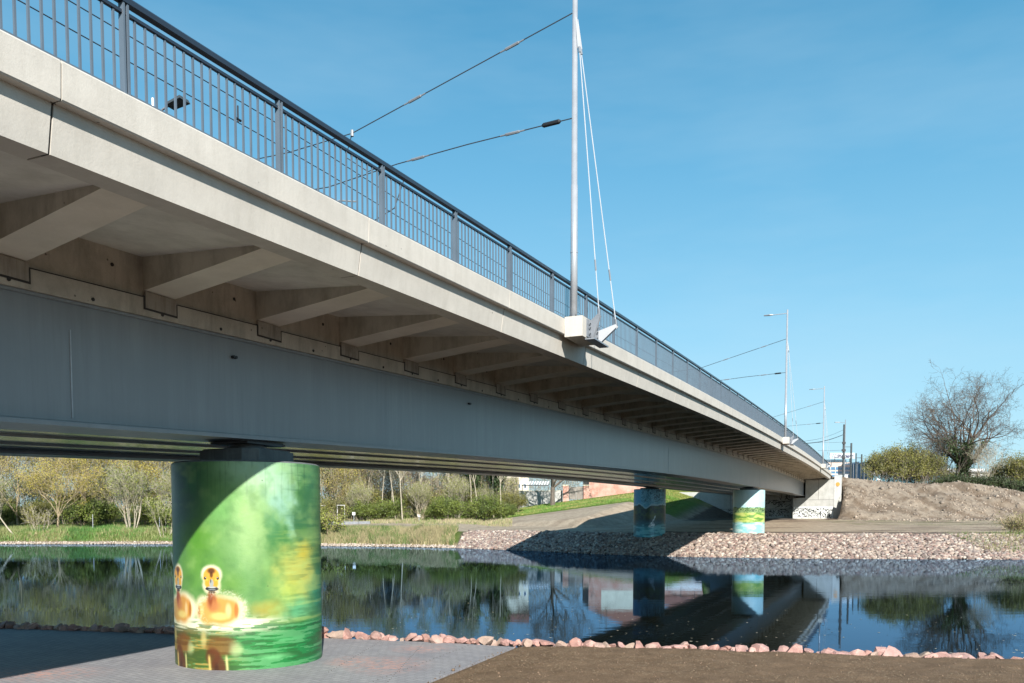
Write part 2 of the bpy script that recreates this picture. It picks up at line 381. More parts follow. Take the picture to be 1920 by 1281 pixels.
# ------------------------------------------------------------------ masts
def mast(s, label, ztop, lamp=True):
    L = 7.13; z = zt(s)
    t = thing('overhead_line_mast', label, 'mast', B(L, s, z), 'overhead line masts on the near edge of the bridge')
    mb = MB(); mb.tube([B(L, s, z + .03), B(L, s, z + 3.2), B(L, s, z + 3.2), B(L, s, ztop)], [.088, .082, .074, .055], 20); mb.build('pole', M['galv'], t, True)
    mb = MB(); mb.tube([B(L, s, z + .03), B(L, s, z + .06)], .14, 16); mb.tube([B(L, s, z + 1.6), B(L, s, z + 1.63)], .092, 20); mb.build('collar', M['galv'], t)
    for a in range(4):
        mb = MB(); x = B(L, s, 0); mb.tube([(x[0] + .115 * math.cos(a * 1.571 + .4), x[1] + .115 * math.sin(a * 1.571 + .4), z + .06), (x[0] + .115 * math.cos(a * 1.571 + .4), x[1] + .115 * math.sin(a * 1.571 + .4), z + .1)], .015, 6); mb.build('anchor_bolt', M['bear'], t)
    # fin for the stays
    zf = z + 6.38
    mb = MB()
    for ds in (-.05, .05):
        mb.hexa([B(L - .17, s + ds - .008, zf), B(L - .17, s + ds + .008, zf), B(L - .09, s + ds + .008, zf), B(L - .09, s + ds - .008, zf),
             B(L - .06, s + ds - .008, zf + .72), B(L - .06, s + ds + .008, zf + .72), B(L - .03, s + ds + .008, zf + .72), B(L - .03, s + ds - .008, zf + .72)])
    mb.build('stay_fin', M['stay'], t)
    ends = []
    for ds, Lo, dz in ((.3, 6.58, .13), (.88, 6.32, -.04)):
        top = B(L - .13, s + (-.05 if ds < .5 else .05), zf + .02); bot = B(Lo, s + ds, z + dz)
        mb = MB(); mb.tube([top, bot], .013, 6); r = mb.build('stay_rod', M['stay'], t)
        v = Vector(bot) - Vector(top); a = Vector(top) + v * .79; b = Vector(top) + v * .83
        q = Vector(top) + v * .975
        for a_, b2, rd in ((a, b, .022), (q, Vector(bot), .028), (Vector(top), Vector(top) + v * .02, .03)):
            mb = MB(); mb.tube([a_, b2], rd, 8); mb.build('turnbuckle', M['galvd'], t)
        ends.append(bot)
    # bracket: plate on the corbel's outer face, base plate, two arms
    mb = MB(); bx(mb, 6.79, 6.82, s + .02, s + .98, z - .42, z + .0); bx(mb, 6.60, 6.84, s + .0, s + 1.15, z - .50, z - .465)
    for ds in (.3, .88):
        bx(mb, 6.765, 6.79, s + ds - .12, s + ds + .12, z - .40, z - .02)
    mb.build('bracket_plate', M['galvd'], t)
    for (ds, Lo, dz) in ((.3, 6.58, .13), (.88, 6.32, -.04)):
        mb = MB()
        for o in (-.04, .04):
            sa, sb = s + ds + o - .008, s + ds + o + .008
            P = [(6.79, -.42), (6.72, -.43), (Lo - .04, dz - .02), (Lo + .01, dz + .035), (6.79, -.14 if ds > .5 else .0)]
            k = len(P); vs = [B(l, sa, z + q) for l, q in P] + [B(l, sb, z + q) for l, q in P]
            mb.add(vs, [tuple(range(k)), tuple(reversed(range(k, 2 * k)))] + [(i, (i + 1) % k, (i + 1) % k + k, i + k) for i in range(k)])
        mb.build('bracket_arm', M['galvd'] if ds < .5 else M['stay'], t)
    for dz in (-.34, -.2, -.1):
        for ds in (.14, .45, .72):
            mb = MB(); mb.tube([B(6.765, s + ds, z + dz), B(6.74, s + ds, z + dz)], .018, 6); mb.build('bolt', M['bear'], t)
    if lamp:
        za = ztop - .27
        mb = MB(); mb.tube([B(L, s, za), B(L + 1.2, s, za - .02)], .028, 8); mb.build('lamp_arm', M['galv'], t)
        mb = MB(); w = .12; zz = za - .01
        for (l0, l1, w0, w1, h0, h1) in ((1.0, 1.25, .06, .13, .03, .035), (1.25, 1.68, .13, .11, .035, .02)):
            mb.hexa([B(L + l0, s - w0, zz - h0), B(L + l0, s + w0, zz - h0), B(L + l1, s + w1, zz - h1), B(L + l1, s - w1, zz - h1), B(L + l0, s - w0, zz + h0), B(L + l0, s + w0, zz + h0), B(L + l1, s + w1, zz + h1), B(L + l1, s - w1, zz + h1)])
        mb.build('lamp_head', M['galvd'], t)
mast(MASTS[0], 'tallest looking silver mast, standing nearest on the bridge edge with two steep stay rods', 18.0)
mast(MASTS[1], 'silver lamp mast on the bridge edge, middle one of the three with concrete corbels', 18.35)
mast(MASTS[2], 'silver lamp mast on the bridge edge near the far abutment, smallest of the three', 18.35)

# ------------------------------------------------------------------ cross span cables and contact wires
def cable(label, pts, r=.012, fit=(), cat='cable', name='span_cable', group=None, ins=()):
    t = thing(name, label, cat, pts[0], group)
    mb = MB(); mb.tube(pts, r, 6); mb.build('wire', M['cable'], t)
    P = [Vector(p) for p in pts]
    for (i, a) in fit:
        p = P[i].lerp(P[i + 1], a); d = (P[i + 1] - P[i]).normalized()
        mb = MB(); mb.tube([p - d * .33, p - d * .2, p - d * .18, p + d * .18, p + d * .2, p + d * .33], [.018, .02, .035, .035, .02, .018], 6); mb.build('turnbuckle', M['galvd'], t)
    for (i, a) in ins:
        p = P[i].lerp(P[i + 1], a); d = (P[i + 1] - P[i]).normalized()
        mb = MB(); mb.tube([p - d * .24, p - d * .2, p + d * .2, p + d * .24], [.03, .055, .055, .03], 10); mb.build('insulator', M['black'], t)
    return t
CUTS = ['from the nearest mast', 'from the middle mast', 'from the farthest corbel mast']
for i, s in enumerate(MASTS):
    u = zt(s) - zt(MASTS[0])
    cable('upper thin black cross span cable sloping down %s over the roadway' % CUTS[i],
          [B(7.2, s, 15.11 + u), B(13.5, s, 13.42 + u), B(15.6, s, 13.27 + u), B(24.2, s, 13.3 + u)], .013 if i == 0 else .018, [(0, .25), (0, .69)], group='cross span cables')
    cable('lower thin black cross span cable with a black insulator running %s' % CUTS[i],
          [B(7.2, s, 12.66 + u), B(10, s, 12.53 + u), B(12.1, s, 12.38 + u), B(14.3, s, 12.12 + u), B(24.2, s, 12.3 + u)], .013 if i == 0 else .018, [(0, .56), (1, .7)], group='cross span cables', ins=[(0, .19)])
def long_wire(L, z0, z1, r, label):
    pts = [B(L, s, z0 + (z1 - z0) * (s + 5) / 130 - .25 * math.sin(math.pi * ((s + 27) % 46.7) / 46.7)) for s in np.arange(-5, 126, 2.6)]
    t = thing('contact_wire', label, 'wire', pts[0], 'overhead wires above the tracks')
    mb = MB(); mb.tube(pts, r, 6); mb.build('wire', M['cable'], t)
    return t
w1 = long_wire(15, 12.98, 15.6, .012, 'upper overhead line wire seen through the railing bars, parallel to the bridge')
w2 = long_wire(15, 12.45, 15.0, .012, 'lower overhead line wire seen through the railing bars, parallel to the bridge')
mb = MB(); mb.tube([B(15, 17.2, 13.25), B(15, 17.2, 12.85)], .02, 6); mb.tube([B(15, 17.1, 12.92), B(15, 17.3, 12.92)], .03, 6); mb.build('wire_clamp', M['black'], w1)
t = thing('jumper_cable', 'black drooping loop of cable hanging by the railing below the upper span cable', 'cable', B(13.7, 20, 13.9))
mb = MB(); mb.tube([B(13.5, 19.95, 13.42), B(13.75, 20, 12.85), B(13.1, 20.1, 12.4), B(12.6, 20.3, 12.6)], .014, 6); mb.build('wire', M['cable'], t)
mb = MB(); mb.tube([B(13.5, 19.95, 13.34), B(13.5, 19.95, 13.5)], .045, 8); mb.build('wire_clamp', M['porc'], t)
t = thing('jumper_cable', 'black curved cable arc behind the railing right of the drooping loop', 'cable', B(12, 20, 13))
mb = MB(); mb.tube([B(12.6, 20.3, 12.6), B(12.1, 20.3, 12.1), B(12.4, 20.3, 11.4), B(13.2, 20.3, 11.1)], .014, 6); mb.build('wire', M['cable'], t)
t = thing('registration_arm', 'pale horizontal steady arm holding the contact wire behind the railing', 'overhead line arm', B(15, 20, 12.3))
mb = MB(); mb.tube([B(15.9, 19.95, 11.75), B(13.9, 19.95, 11.7), B(13.4, 19.95, 11.6)], .022, 6); mb.build('arm', M['porc'], t)
mb = MB(); mb.tube([B(15.9, 19.95, 11.75), B(15.9, 19.95, 12.2)], .03, 6); mb.build('clamp', M['cable'], t)

# lamp on the far side of the deck
t = thing('street_lamp', 'dark lamp head on a slanting arm seen through the railing bars', 'street lamp', B(23.4, 21.2, zt(21)))
mb = MB(); mb.tube([B(23.5, 22.7, 8.0), B(23.5, 22.7, 17.46)], [.09, .05], 10); mb.build('pole', M['stay'], t)
mb = MB(); mb.tube([B(23.5, 22.7, 16.75), B(23.06, 22.7, 17.0), B(22.7, 22.7, 17.1)], .035, 8); mb.build('lamp_arm', M['galvd'], t)
mb = MB(); mb.hexa([B(22.75, 22.5, 17.0), B(22.75, 22.9, 17.0), B(22.05, 22.95, 17.1), B(22.05, 22.45, 17.1), B(22.75, 22.55, 17.12), B(22.75, 22.85, 17.12), B(22.1, 22.9, 17.22), B(22.1, 22.5, 17.22)])
mb.build('lamp_head', M['bear'], t)

# ------------------------------------------------------------------ terrain
SHORE = [(-400, 112), (-120, 104), (-58.5, 98.5), (-39.8, 99.0), (-20.7, 92), (-12, 89.5), (-4.8, 85.5), (2, 78.6), (7, 72.0), (12.9, 67.2), (21.4, 64.0), (37, 62.6), (60, 61), (110, 66), (400, 90)]
sx = np.array([p[0] for p in SHORE], float); sy = np.array([p[1] for p in SHORE], float)
def yshore(x): return np.interp(x, sx, sy)
NS = [(-80, 26.5), (-12.8, 21.25), (-8.15, 20.26), (-3.91, 19.45), (.17, 18.35), (3.74, 17.55), (6.7, 16.75), (9.48, 16.1), (14, 15.2), (60, 9)]
nx = np.array([p[0] for p in NS]); ny = np.array([p[1] for p in NS])
def ynear(x): return np.interp(x, nx, ny)
def sstep(a, b, x):
    t = np.clip((x - a) / (b - a), 0, 1); return t * t * (3 - 2 * t)
rng = np.random.default_rng(7)
_tab = rng.random((256, 256))
def vnoise(x, y, sc=1.0, octs=4):
    out = 0; amp = 1; tot = 0
    for o in range(octs):
        X = np.asarray(x) * sc * 2 ** o + 17.3 * o; Y = np.asarray(y) * sc * 2 ** o + 5.1 * o
        xi = np.floor(X).astype(int); yi = np.floor(Y).astype(int); fx = X - xi; fy = Y - yi
        fx = fx * fx * (3 - 2 * fx); fy = fy * fy * (3 - 2 * fy)
        g = lambda a, b: _tab[a & 255, b & 255]
        v = (g(xi, yi) * (1 - fx) + g(xi + 1, yi) * fx) * (1 - fy) + (g(xi, yi + 1) * (1 - fx) + g(xi + 1, yi + 1) * fx) * fy
        out = out + v * amp; tot += amp; amp *= .5
    return out / tot
def Ls(x, y): return -x * CP + y * SP, x * SP + y * CP

def far_h(x, y):
    d = y - yshore(x); L, s = Ls(x, y)
    right = sstep(-7, -2, x)
    foot = np.where(d < 0, np.maximum(-1.6, d * .3), 0)
    riser = (1 - right) * 1.5 * sstep(-.3, 4.5, d) + right * 1.57 * np.clip(d / 7.5, 0, 1)
    back = np.clip(d - 8, 0, 45)
    z = foot + riser + back * ((1 - right) * .055 + right * .030) + (vnoise(x, y, .25) - .5) * .25 * sstep(2, 8, d) * (1 - .6 * right)
    z = z + sstep(55, 300, d) * 4
    # grassy embankment left of the road
    El = 8.3 - np.maximum(0, L - 26) / 8.6 - np.maximum(0, 131 - s) * .115 - np.maximum(0, 31 - L) * .47
    El = np.where(L > 15, El - np.maximum(0, 24 - d) * .35, -9)
    # road body behind the abutment
    top = zt(128) - .3
    Ec = np.where((L > 6.2) & (L < 26) & (s > 131.5), top, -9)
    # sandy mound right of the abutment
    cx = np.array([30, 46, 48, 54, 61.7, 65.6, 69.5, 75, 95, 130]); cz = np.array([9.0, 9.0, 8.95, 8.25, 7.95, 8.3, 7.7, 6.6, 5.2, 4.5])
    foot_y = 110 + (x - 48) * .05
    crest = np.interp(x * 126 / np.maximum(y, 100), cx, cz)
    Er = 2.75 + (y - foot_y) * .43 + (vnoise(x, y, .35) - .5) * 1.0 - .35 * sstep(.55, .68, vnoise(x + y * .3, y * .25, .5, 3))
    Er = np.where(y < foot_y - 3, -9, np.minimum(Er, crest + (vnoise(x, y, .2, 3) - .5) * .35))
    Er = np.where(L < 5.75 + np.clip(s - 128.5, 0, 4) * .25, Er, -9)
    z = np.maximum(np.maximum(z, El), np.maximum(Ec, Er))
    return z
def ground_h(x, y):
    x = np.asarray(x, float); y = np.asarray(y, float)
    yn = ynear(x); d = yn - y
    near = np.where(d > .25, .24, np.maximum(-1.6, .24 - (0.25 - d) * .55))
    return np.where(y < 45, near, far_h(x, y))

xs = np.unique(np.concatenate([np.linspace(-1500, -150, 14), np.linspace(-150, -64, 40), np.arange(-64, 92, .42), np.linspace(92, 200, 40), np.linspace(200, 1500, 14)]))
ys = np.unique(np.concatenate([np.linspace(-200, 8, 8), np.arange(8, 26, .35), np.linspace(26, 58, 8), np.arange(58, 160, .42), np.linspace(160, 300, 30), np.linspace(300, 3000, 14)]))
XX, YY = np.meshgrid(xs, ys); ZZ = ground_h(XX, YY)
V = np.stack([XX.ravel(), YY.ravel(), ZZ.ravel()], 1)
nxn = len(xs); idx = np.arange(len(xs) * len(ys)).reshape(len(ys), nxn)
F = np.stack([idx[:-1, :-1].ravel(), idx[:-1, 1:].ravel(), idx[1:, 1:].ravel(), idx[1:, :-1].ravel()], 1)

m, t, p = nodes('terrain')
ca = N(t, 'ShaderNodeVertexColor', layer_name='paint')
c = mix(t, noise_fac(t, (1.6, .9, 1.6), 8, .75, lo=.3, hi=.7), mix(t, 1.0, ca.outputs[0], (.68, .66, .62), 'MULTIPLY'), mix(t, 1.0, ca.outputs[0], (1.22, 1.2, 1.16), 'MULTIPLY'))
c = mix(t, noise_fac(t, 9, 5, .7, lo=.25, hi=.75), mix(t, 1.0, c, (.78, .77, .74), 'MULTIPLY'), c)
t.links.new(c, p.inputs['Base Color']); p.inputs['Roughness'].default_value = .95
p.inputs['Specular IOR Level'].default_value = .15
bump(t, p, noise_fac(t, 3.2, 8, .75), .6, .12)
M['terrain'] = m
gd = np_mesh('ground', V, F, m, smooth=True); tag(gd, kind='structure')
x, y, z = V[:, 0], V[:, 1], V[:, 2]
d = y - yshore(x); L, s = Ls(x, y); n1 = vnoise(x, y, .22); n2 = vnoise(x, y, .9); n3 = vnoise(x * .35, y * 1.6, .5)
cl = np.zeros((len(V), 3)); cl[:] = (.20, .165, .12)
def paintw(w, c):
    global cl
    w = np.clip(w, 0, 1)[:, None]; cl = cl * (1 - w) + np.array(c) * w
soil = (.165, .115, .08); sand = (.335, .28, .228); grass = (.10, .155, .028); dry = (.30, .25, .13); grav = (.46, .39, .31)
fr = (y > 45)
paintw(fr * 1.0, grav)
paintw(fr * sstep(.5, .7, n3) * .4, (.24, .19, .15))
left = 1 - sstep(-5.8, -4.6, x)
paintw(fr * left * sstep(9.5, 7, d) * sstep(.8, 1.6, d), grass)                       # bank top strip
paintw(fr * left * sstep(1.8, .9, d), (.33, .26, .19))                                # pale earth at the waterline
paintw(fr * (1 - sstep(-26, -22, x)) * sstep(.8, 1.6, d), grass)
paintw(fr * (1 - sstep(-26, -22, x)) * sstep(.8, 1.6, d) * sstep(.45, .62, n1) * .7, dry)
Eg = (s > 108 + (L - 38) * -.12) & (L > 22) & fr & (d > 26)
paintw(Eg * 1.0 * sstep(24, 26, L), (.12, .20, .03)); paintw(Eg * sstep(.5, .65, n1) * .5 * (y > 125), (.27, .25, .07))
paintw(fr * (L < 24) * (L > 11) * (s > 108) * (s < 133) * 1.0, (.17, .14, .12))
# sandy mound
mz = fr & (L < 7.5) & (y > 107)
paintw(mz * 1.0, sand); paintw(mz * sstep(.52, .66, n2) * .6, (.20, .15, .11)); paintw(mz * sstep(.58, .66, vnoise(x * .8 + y * .5, y * .35, .55, 4)) * .65, (.15, .11, .08))
paintw(mz * sstep(.6, .75, vnoise(x, y, 2.2)) * .7, (.14, .10, .075))
paintw(mz * sstep(9.5, 7.5, L + np.zeros_like(L)) * sstep(5.2, 6.5, L) * .8, (.16, .11, .08))
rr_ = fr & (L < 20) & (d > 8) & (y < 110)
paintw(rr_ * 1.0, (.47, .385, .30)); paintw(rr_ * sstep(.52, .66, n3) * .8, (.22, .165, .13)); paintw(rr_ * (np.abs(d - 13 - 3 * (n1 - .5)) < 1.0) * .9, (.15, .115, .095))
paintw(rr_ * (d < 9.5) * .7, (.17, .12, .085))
paintw(fr * (x > 38) * (d > 30) * (y < 109) * sstep(.45, .6, n2) * .45, (.17, .20, .07))
paintw(fr * (y > 150) * 1.0, (.12, .15, .06))
paintw(fr * right_ if False else fr * 0.0, sand)
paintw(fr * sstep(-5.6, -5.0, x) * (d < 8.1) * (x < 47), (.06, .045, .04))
paintw((y < 45) * 1.0, soil)
paintw((z < .02) * 1.0, (.05, .05, .035))
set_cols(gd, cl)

# near earth bank (finely modelled soil) and paving
m, t, p = nodes('bare_soil')
c = mix(t, noise_fac(t, 2.4, 8, .7), (.165, .108, .066), (.25, .17, .108))
c = mix(t, noise_fac(t, (28, 60, 28), 4, .8, rot=(0, 0, .5), lo=.52, hi=.68), c, (.23, .175, .12))
c = mix(t, noise_fac(t, 55, 3, .8, lo=.3, hi=.5), (.05, .033, .022), c)
t.links.new(c, p.inputs['Base Color']); p.inputs['Roughness'].default_value = .97; p.inputs['Specular IOR Level'].default_value = .1
bump(t, p, noise_fac(t, 22, 10, .8), .6, .03); M['soil'] = m
# border of the paving: from (0.0,18.2) towards (-1.5,14.1) and on
def yb_pav(x): return 18.15 + (x - .05) * 2.65
gx = np.arange(-4.5, 14, .07); gy = np.arange(11.5, 18.6, .07); GX, GY = np.meshgrid(gx, gy)
edge = (yb_pav(GX) - GY) / 2.83               # >0 on the soil side
dn = ynear(GX) - GY
GZ = .285 + (vnoise(GX, GY, .5, 3) - .5) * .10 * sstep(.1, 1.0, edge) + (vnoise(GX, GY, 3.2, 4) - .5) * .05 * sstep(0, .25, edge) - .06 * (1 - sstep(-.1, .18, edge)) - .25 * (1 - sstep(-.25, .15, dn)) 
GZ = GZ + .07 * sstep(.3, 1.6, edge)
ok = (edge > -.3)
Vn = np.stack([GX.ravel(), GY.ravel(), GZ.ravel()], 1); ii = np.arange(GX.size).reshape(GX.shape)
Fn = np.stack([ii[:-1, :-1], ii[:-1, 1:], ii[1:, 1:], ii[1:, :-1]], -1).reshape(-1, 4)
keep = ok.ravel()[Fn].all(1) & (dn.ravel()[Fn] > -.35).all(1)
tag(np_mesh('earth_bank', Vn, Fn[keep], M['soil'], smooth=True), kind='structure')

m, t, p = nodes('block_paving')
mp = mapping(t, 1, (0, 0, R(38)))
bk = N(t, 'ShaderNodeTexBrick'); bk.inputs['Scale'].default_value = 1; bk.inputs['Brick Width'].default_value = .22; bk.inputs['Row Height'].default_value = .115
bk.inputs['Mortar Size'].default_value = .006; bk.inputs['Mortar Smooth'].default_value = .3
bk.inputs['Color1'].default_value = (.34, .335, .345, 1); bk.inputs['Color2'].default_value = (.285, .28, .295, 1); bk.inputs['Mortar'].default_value = (.15, .14, .14, 1)
t.links.new(mp.outputs[0], bk.inputs['Vector'])
c = mix(t, noise_fac(t, .8, 5, .6), bk.outputs[0], mix(t, 1.0, bk.outputs[0], (.84, .84, .87), 'MULTIPLY'))
c = mix(t, noise_fac(t, 40, 3, .7, lo=.25, hi=.75), mix(t, 1.0, c, (.8, .8, .8), 'MULTIPLY'), c)
# reddish sandstone dust
def spot(cx, cy, rx, ry):
    g = N(t, 'ShaderNodeNewGeometry'); mp = N(t, 'ShaderNodeMapping'); mp.inputs['Location'].default_value = (-cx / rx, -cy / ry, 0); mp.inputs['Scale'].default_value = (1 / rx, 1 / ry, 0)
    t.links.new(g.outputs['Position'], mp.inputs['Vector']); l = N(t, 'ShaderNodeVectorMath', operation='LENGTH'); t.links.new(mp.outputs[0], l.inputs[0])
    r = N(t, 'ShaderNodeMapRange'); r.inputs['From Min'].default_value = 1; r.inputs['From Max'].default_value = .2; t.links.new(l.outputs['Value'], r.inputs['Value'])
    mu = N(t, 'ShaderNodeMath', operation='MULTIPLY'); t.links.new(r.outputs[0], mu.inputs[0]); t.links.new(noise_fac(t, (8, 14, 8), 5, .7, lo=.45, hi=.62), mu.inputs[1]); return mu.outputs[0]
for sp_ in ((-1.9, 17.9, .8, .7), (-2.3, 15.9, .9, 1.2), (-3.1, 16.3, .6, .8), (-8.5, 15.0, 1.5, 1.0)):
    c = mix(t, spot(*sp_), c, (.50, .27, .22))
t.links.new(c, p.inputs['Base Color']); p.inputs['Roughness'].default_value = .8
b = bump(t, p, bk.outputs['Fac'], .4, .008); b.invert = True
M['paving'] = m
mb = MB(); P = [(-80, -20), (-16, -20), (-14.2, yb_pav(-14.2))] if False else None
pv = [(-60, -10, .28), (-9.8, -10, .28)]
pts = [(-60, 2, .28), (-6.0, 2, .28)]
pts += [(x_, yb_pav(x_), .28) for x_ in (-4.6, -3.0, -1.5, -.6, .05)]
pts += [(x_, float(ynear(x_)) - .02, .28) for x_ in (-1.5, -3.9, -6, -8.15, -12.8, -30, -60)]
mb.add(pts, [tuple(range(len(pts)))]); mb.add([(a, b_, c_ - .1) for a, b_, c_ in pts], [])
k = len(pts); mb.f += [(i, i + k, (i + 1) % k + k, (i + 1) % k) for i in range(k)]; mb.m += [0] * k
pav = mb.build('pavement', M['paving']); tag(pav, kind='structure')
# drainage joints (dotted darker rows)
mb = MB()
for x0, y0, x1, y1 in ((-1.95, 18.6, -2.15, 12.5), (-.95, 18.3, -3.2, 11.8), (-2.95, 18.9, -3.3, 15.0)):
    n = int(math.hypot(x1 - x0, y1 - y0) / .16)
    for i in range(n):
        a = i / n; xx, yy = x0 + (x1 - x0) * a, y0 + (y1 - y0) * a
        if yy > yb_pav(xx) - .0 and True: 
            mb.box((xx, yy, .2825), (.014, .05, .006), .3)
o = mb.build('paving_joints', plain('joint_sand', (.13, .12, .12), .9)); tag(o, kind='structure')

# ------------------------------------------------------------------ water
m, t, p = nodes('river_water'); t.nodes.remove(p); out = t.nodes['Material Output']
df = N(t, 'ShaderNodeBsdfDiffuse'); df.inputs['Color'].default_value = (.006, .007, .004, 1)
gl = N(t, 'ShaderNodeBsdfGlossy'); gl.inputs['Color'].default_value = (.37, .56, .81, 1); gl.inputs['Roughness'].default_value = .012
fr_ = N(t, 'ShaderNodeFresnel'); fr_.inputs['IOR'].default_value = 1.33; mx = N(t, 'ShaderNodeMixShader')
a = noise_fac(t, (.7, 2.0, 1), 3, .5, lo=0, hi=1); b_ = noise_fac(t, (3.5, 11, 1), 2, .5, lo=0, hi=1)
mu = N(t, 'ShaderNodeMath', operation='MULTIPLY_ADD'); mu.inputs[1].default_value = .2; t.links.new(b_, mu.inputs[0]); t.links.new(a, mu.inputs[2])
bp = N(t, 'ShaderNodeBump'); bp.inputs['Strength'].default_value = .02; bp.inputs['Distance'].default_value = .06; pw = noise_fac(t, (.05, .16, 1), 3, .5, lo=.4, hi=.65); pr = N(t, 'ShaderNodeMapRange'); pr.inputs['To Min'].default_value = .45; pr.inputs['To Max'].default_value = 2.2; t.links.new(pw, pr.inputs['Value']); hm = N(t, 'ShaderNodeMath', operation='MULTIPLY'); t.links.new(mu.outputs[0], hm.inputs[0]); t.links.new(pr.outputs[0], hm.inputs[1]); t.links.new(hm.outputs[0], bp.inputs['Height'])
for n_ in (gl, fr_): t.links.new(bp.outputs[0], n_.inputs['Normal'])
t.links.new(fr_.outputs[0], mx.inputs[0]); t.links.new(df.outputs[0], mx.inputs[1]); t.links.new(gl.outputs[0], mx.inputs[2]); t.links.new(mx.outputs[0], out.inputs[0]); M['water'] = m
mb = MB(); mb.add([(-1500, -50, 0), (1500, -50, 0), (1500, 400, 0), (-1500, 400, 0)], [(0, 1, 2, 3)])
tag(mb.build('river', m), kind='structure')
# ------------------------------------------------------------------ piers with murals
def paint_mat(name, rough=.38):
    m, t, p = nodes(name); ca = N(t, 'ShaderNodeVertexColor', layer_name='paint')
    c = mix(t, noise_fac(t, (3, 3, .5), 6, .7, lo=.3, hi=.7), mix(t, 1.0, ca.outputs[0], (.87, .87, .87), 'MULTIPLY'), ca.outputs[0])
    v = N(t, 'ShaderNodeTexVoronoi'); mp = mapping(t, 1.7); t.links.new(mp.outputs[0], v.inputs['Vector']); v.inputs['Scale'].default_value = 1
    cr = N(t, 'ShaderNodeMapRange'); cr.inputs['From Min'].default_value = .018; cr.inputs['From Max'].default_value = .028; cr.inputs['To Min'].default_value = .6; cr.inputs['To Max'].default_value = 0
    t.links.new(v.outputs['Distance'], cr.inputs['Value']); c = mix(t, cr.outputs[0], c, (.03, .04, .02))
    t.links.new(c, p.inputs['Base Color']); p.inputs['Roughness'].default_value = rough
    bump(t, p, noise_fac(t, 14, 6, .7), .12, .01); return m
M['mural'] = paint_mat('mural_paint')

class Cv:                                   # a painter on arrays of surface coordinates
    def __init__(s, u, v): s.u = u; s.v = v; s.c = np.zeros(u.shape + (3,))
    def lay(s, w, col):
        w = np.clip(w, 0, 1)[..., None]; s.c = s.c * (1 - w) + np.array(lin(*col)) * w
    def blob(s, cx, cy, rx, ry, col, a=1, hard=0, rot=0, warp=0):
        du, dv = s.u - cx, s.v - cy
        if warp: du = du + (vnoise(s.u, s.v, .02, 4) - .5) * warp; dv = dv + (vnoise(s.v + 77, s.u, .02, 4) - .5) * warp
        if rot: c, q = math.cos(rot), math.sin(rot); du, dv = du * c + dv * q, -du * q + dv * c
        r = np.sqrt((du / rx) ** 2 + (dv / ry) ** 2)
        s.lay(a * (sstep(1, hard, r) if hard < 1 else (r < 1)), col)
    def poly(s, pts, col, a=1, soft=0):
        w = np.zeros(s.u.shape, bool); n = len(pts)
        for i in range(n):
            x0, y0 = pts[i]; x1, y1 = pts[(i + 1) % n]
            if y0 == y1: continue
            cnd = ((y0 > s.v) != (y1 > s.v)) & (s.u < (x1 - x0) * (s.v - y0) / (y1 - y0) + x0); w ^= cnd
        s.lay(w * a, col)

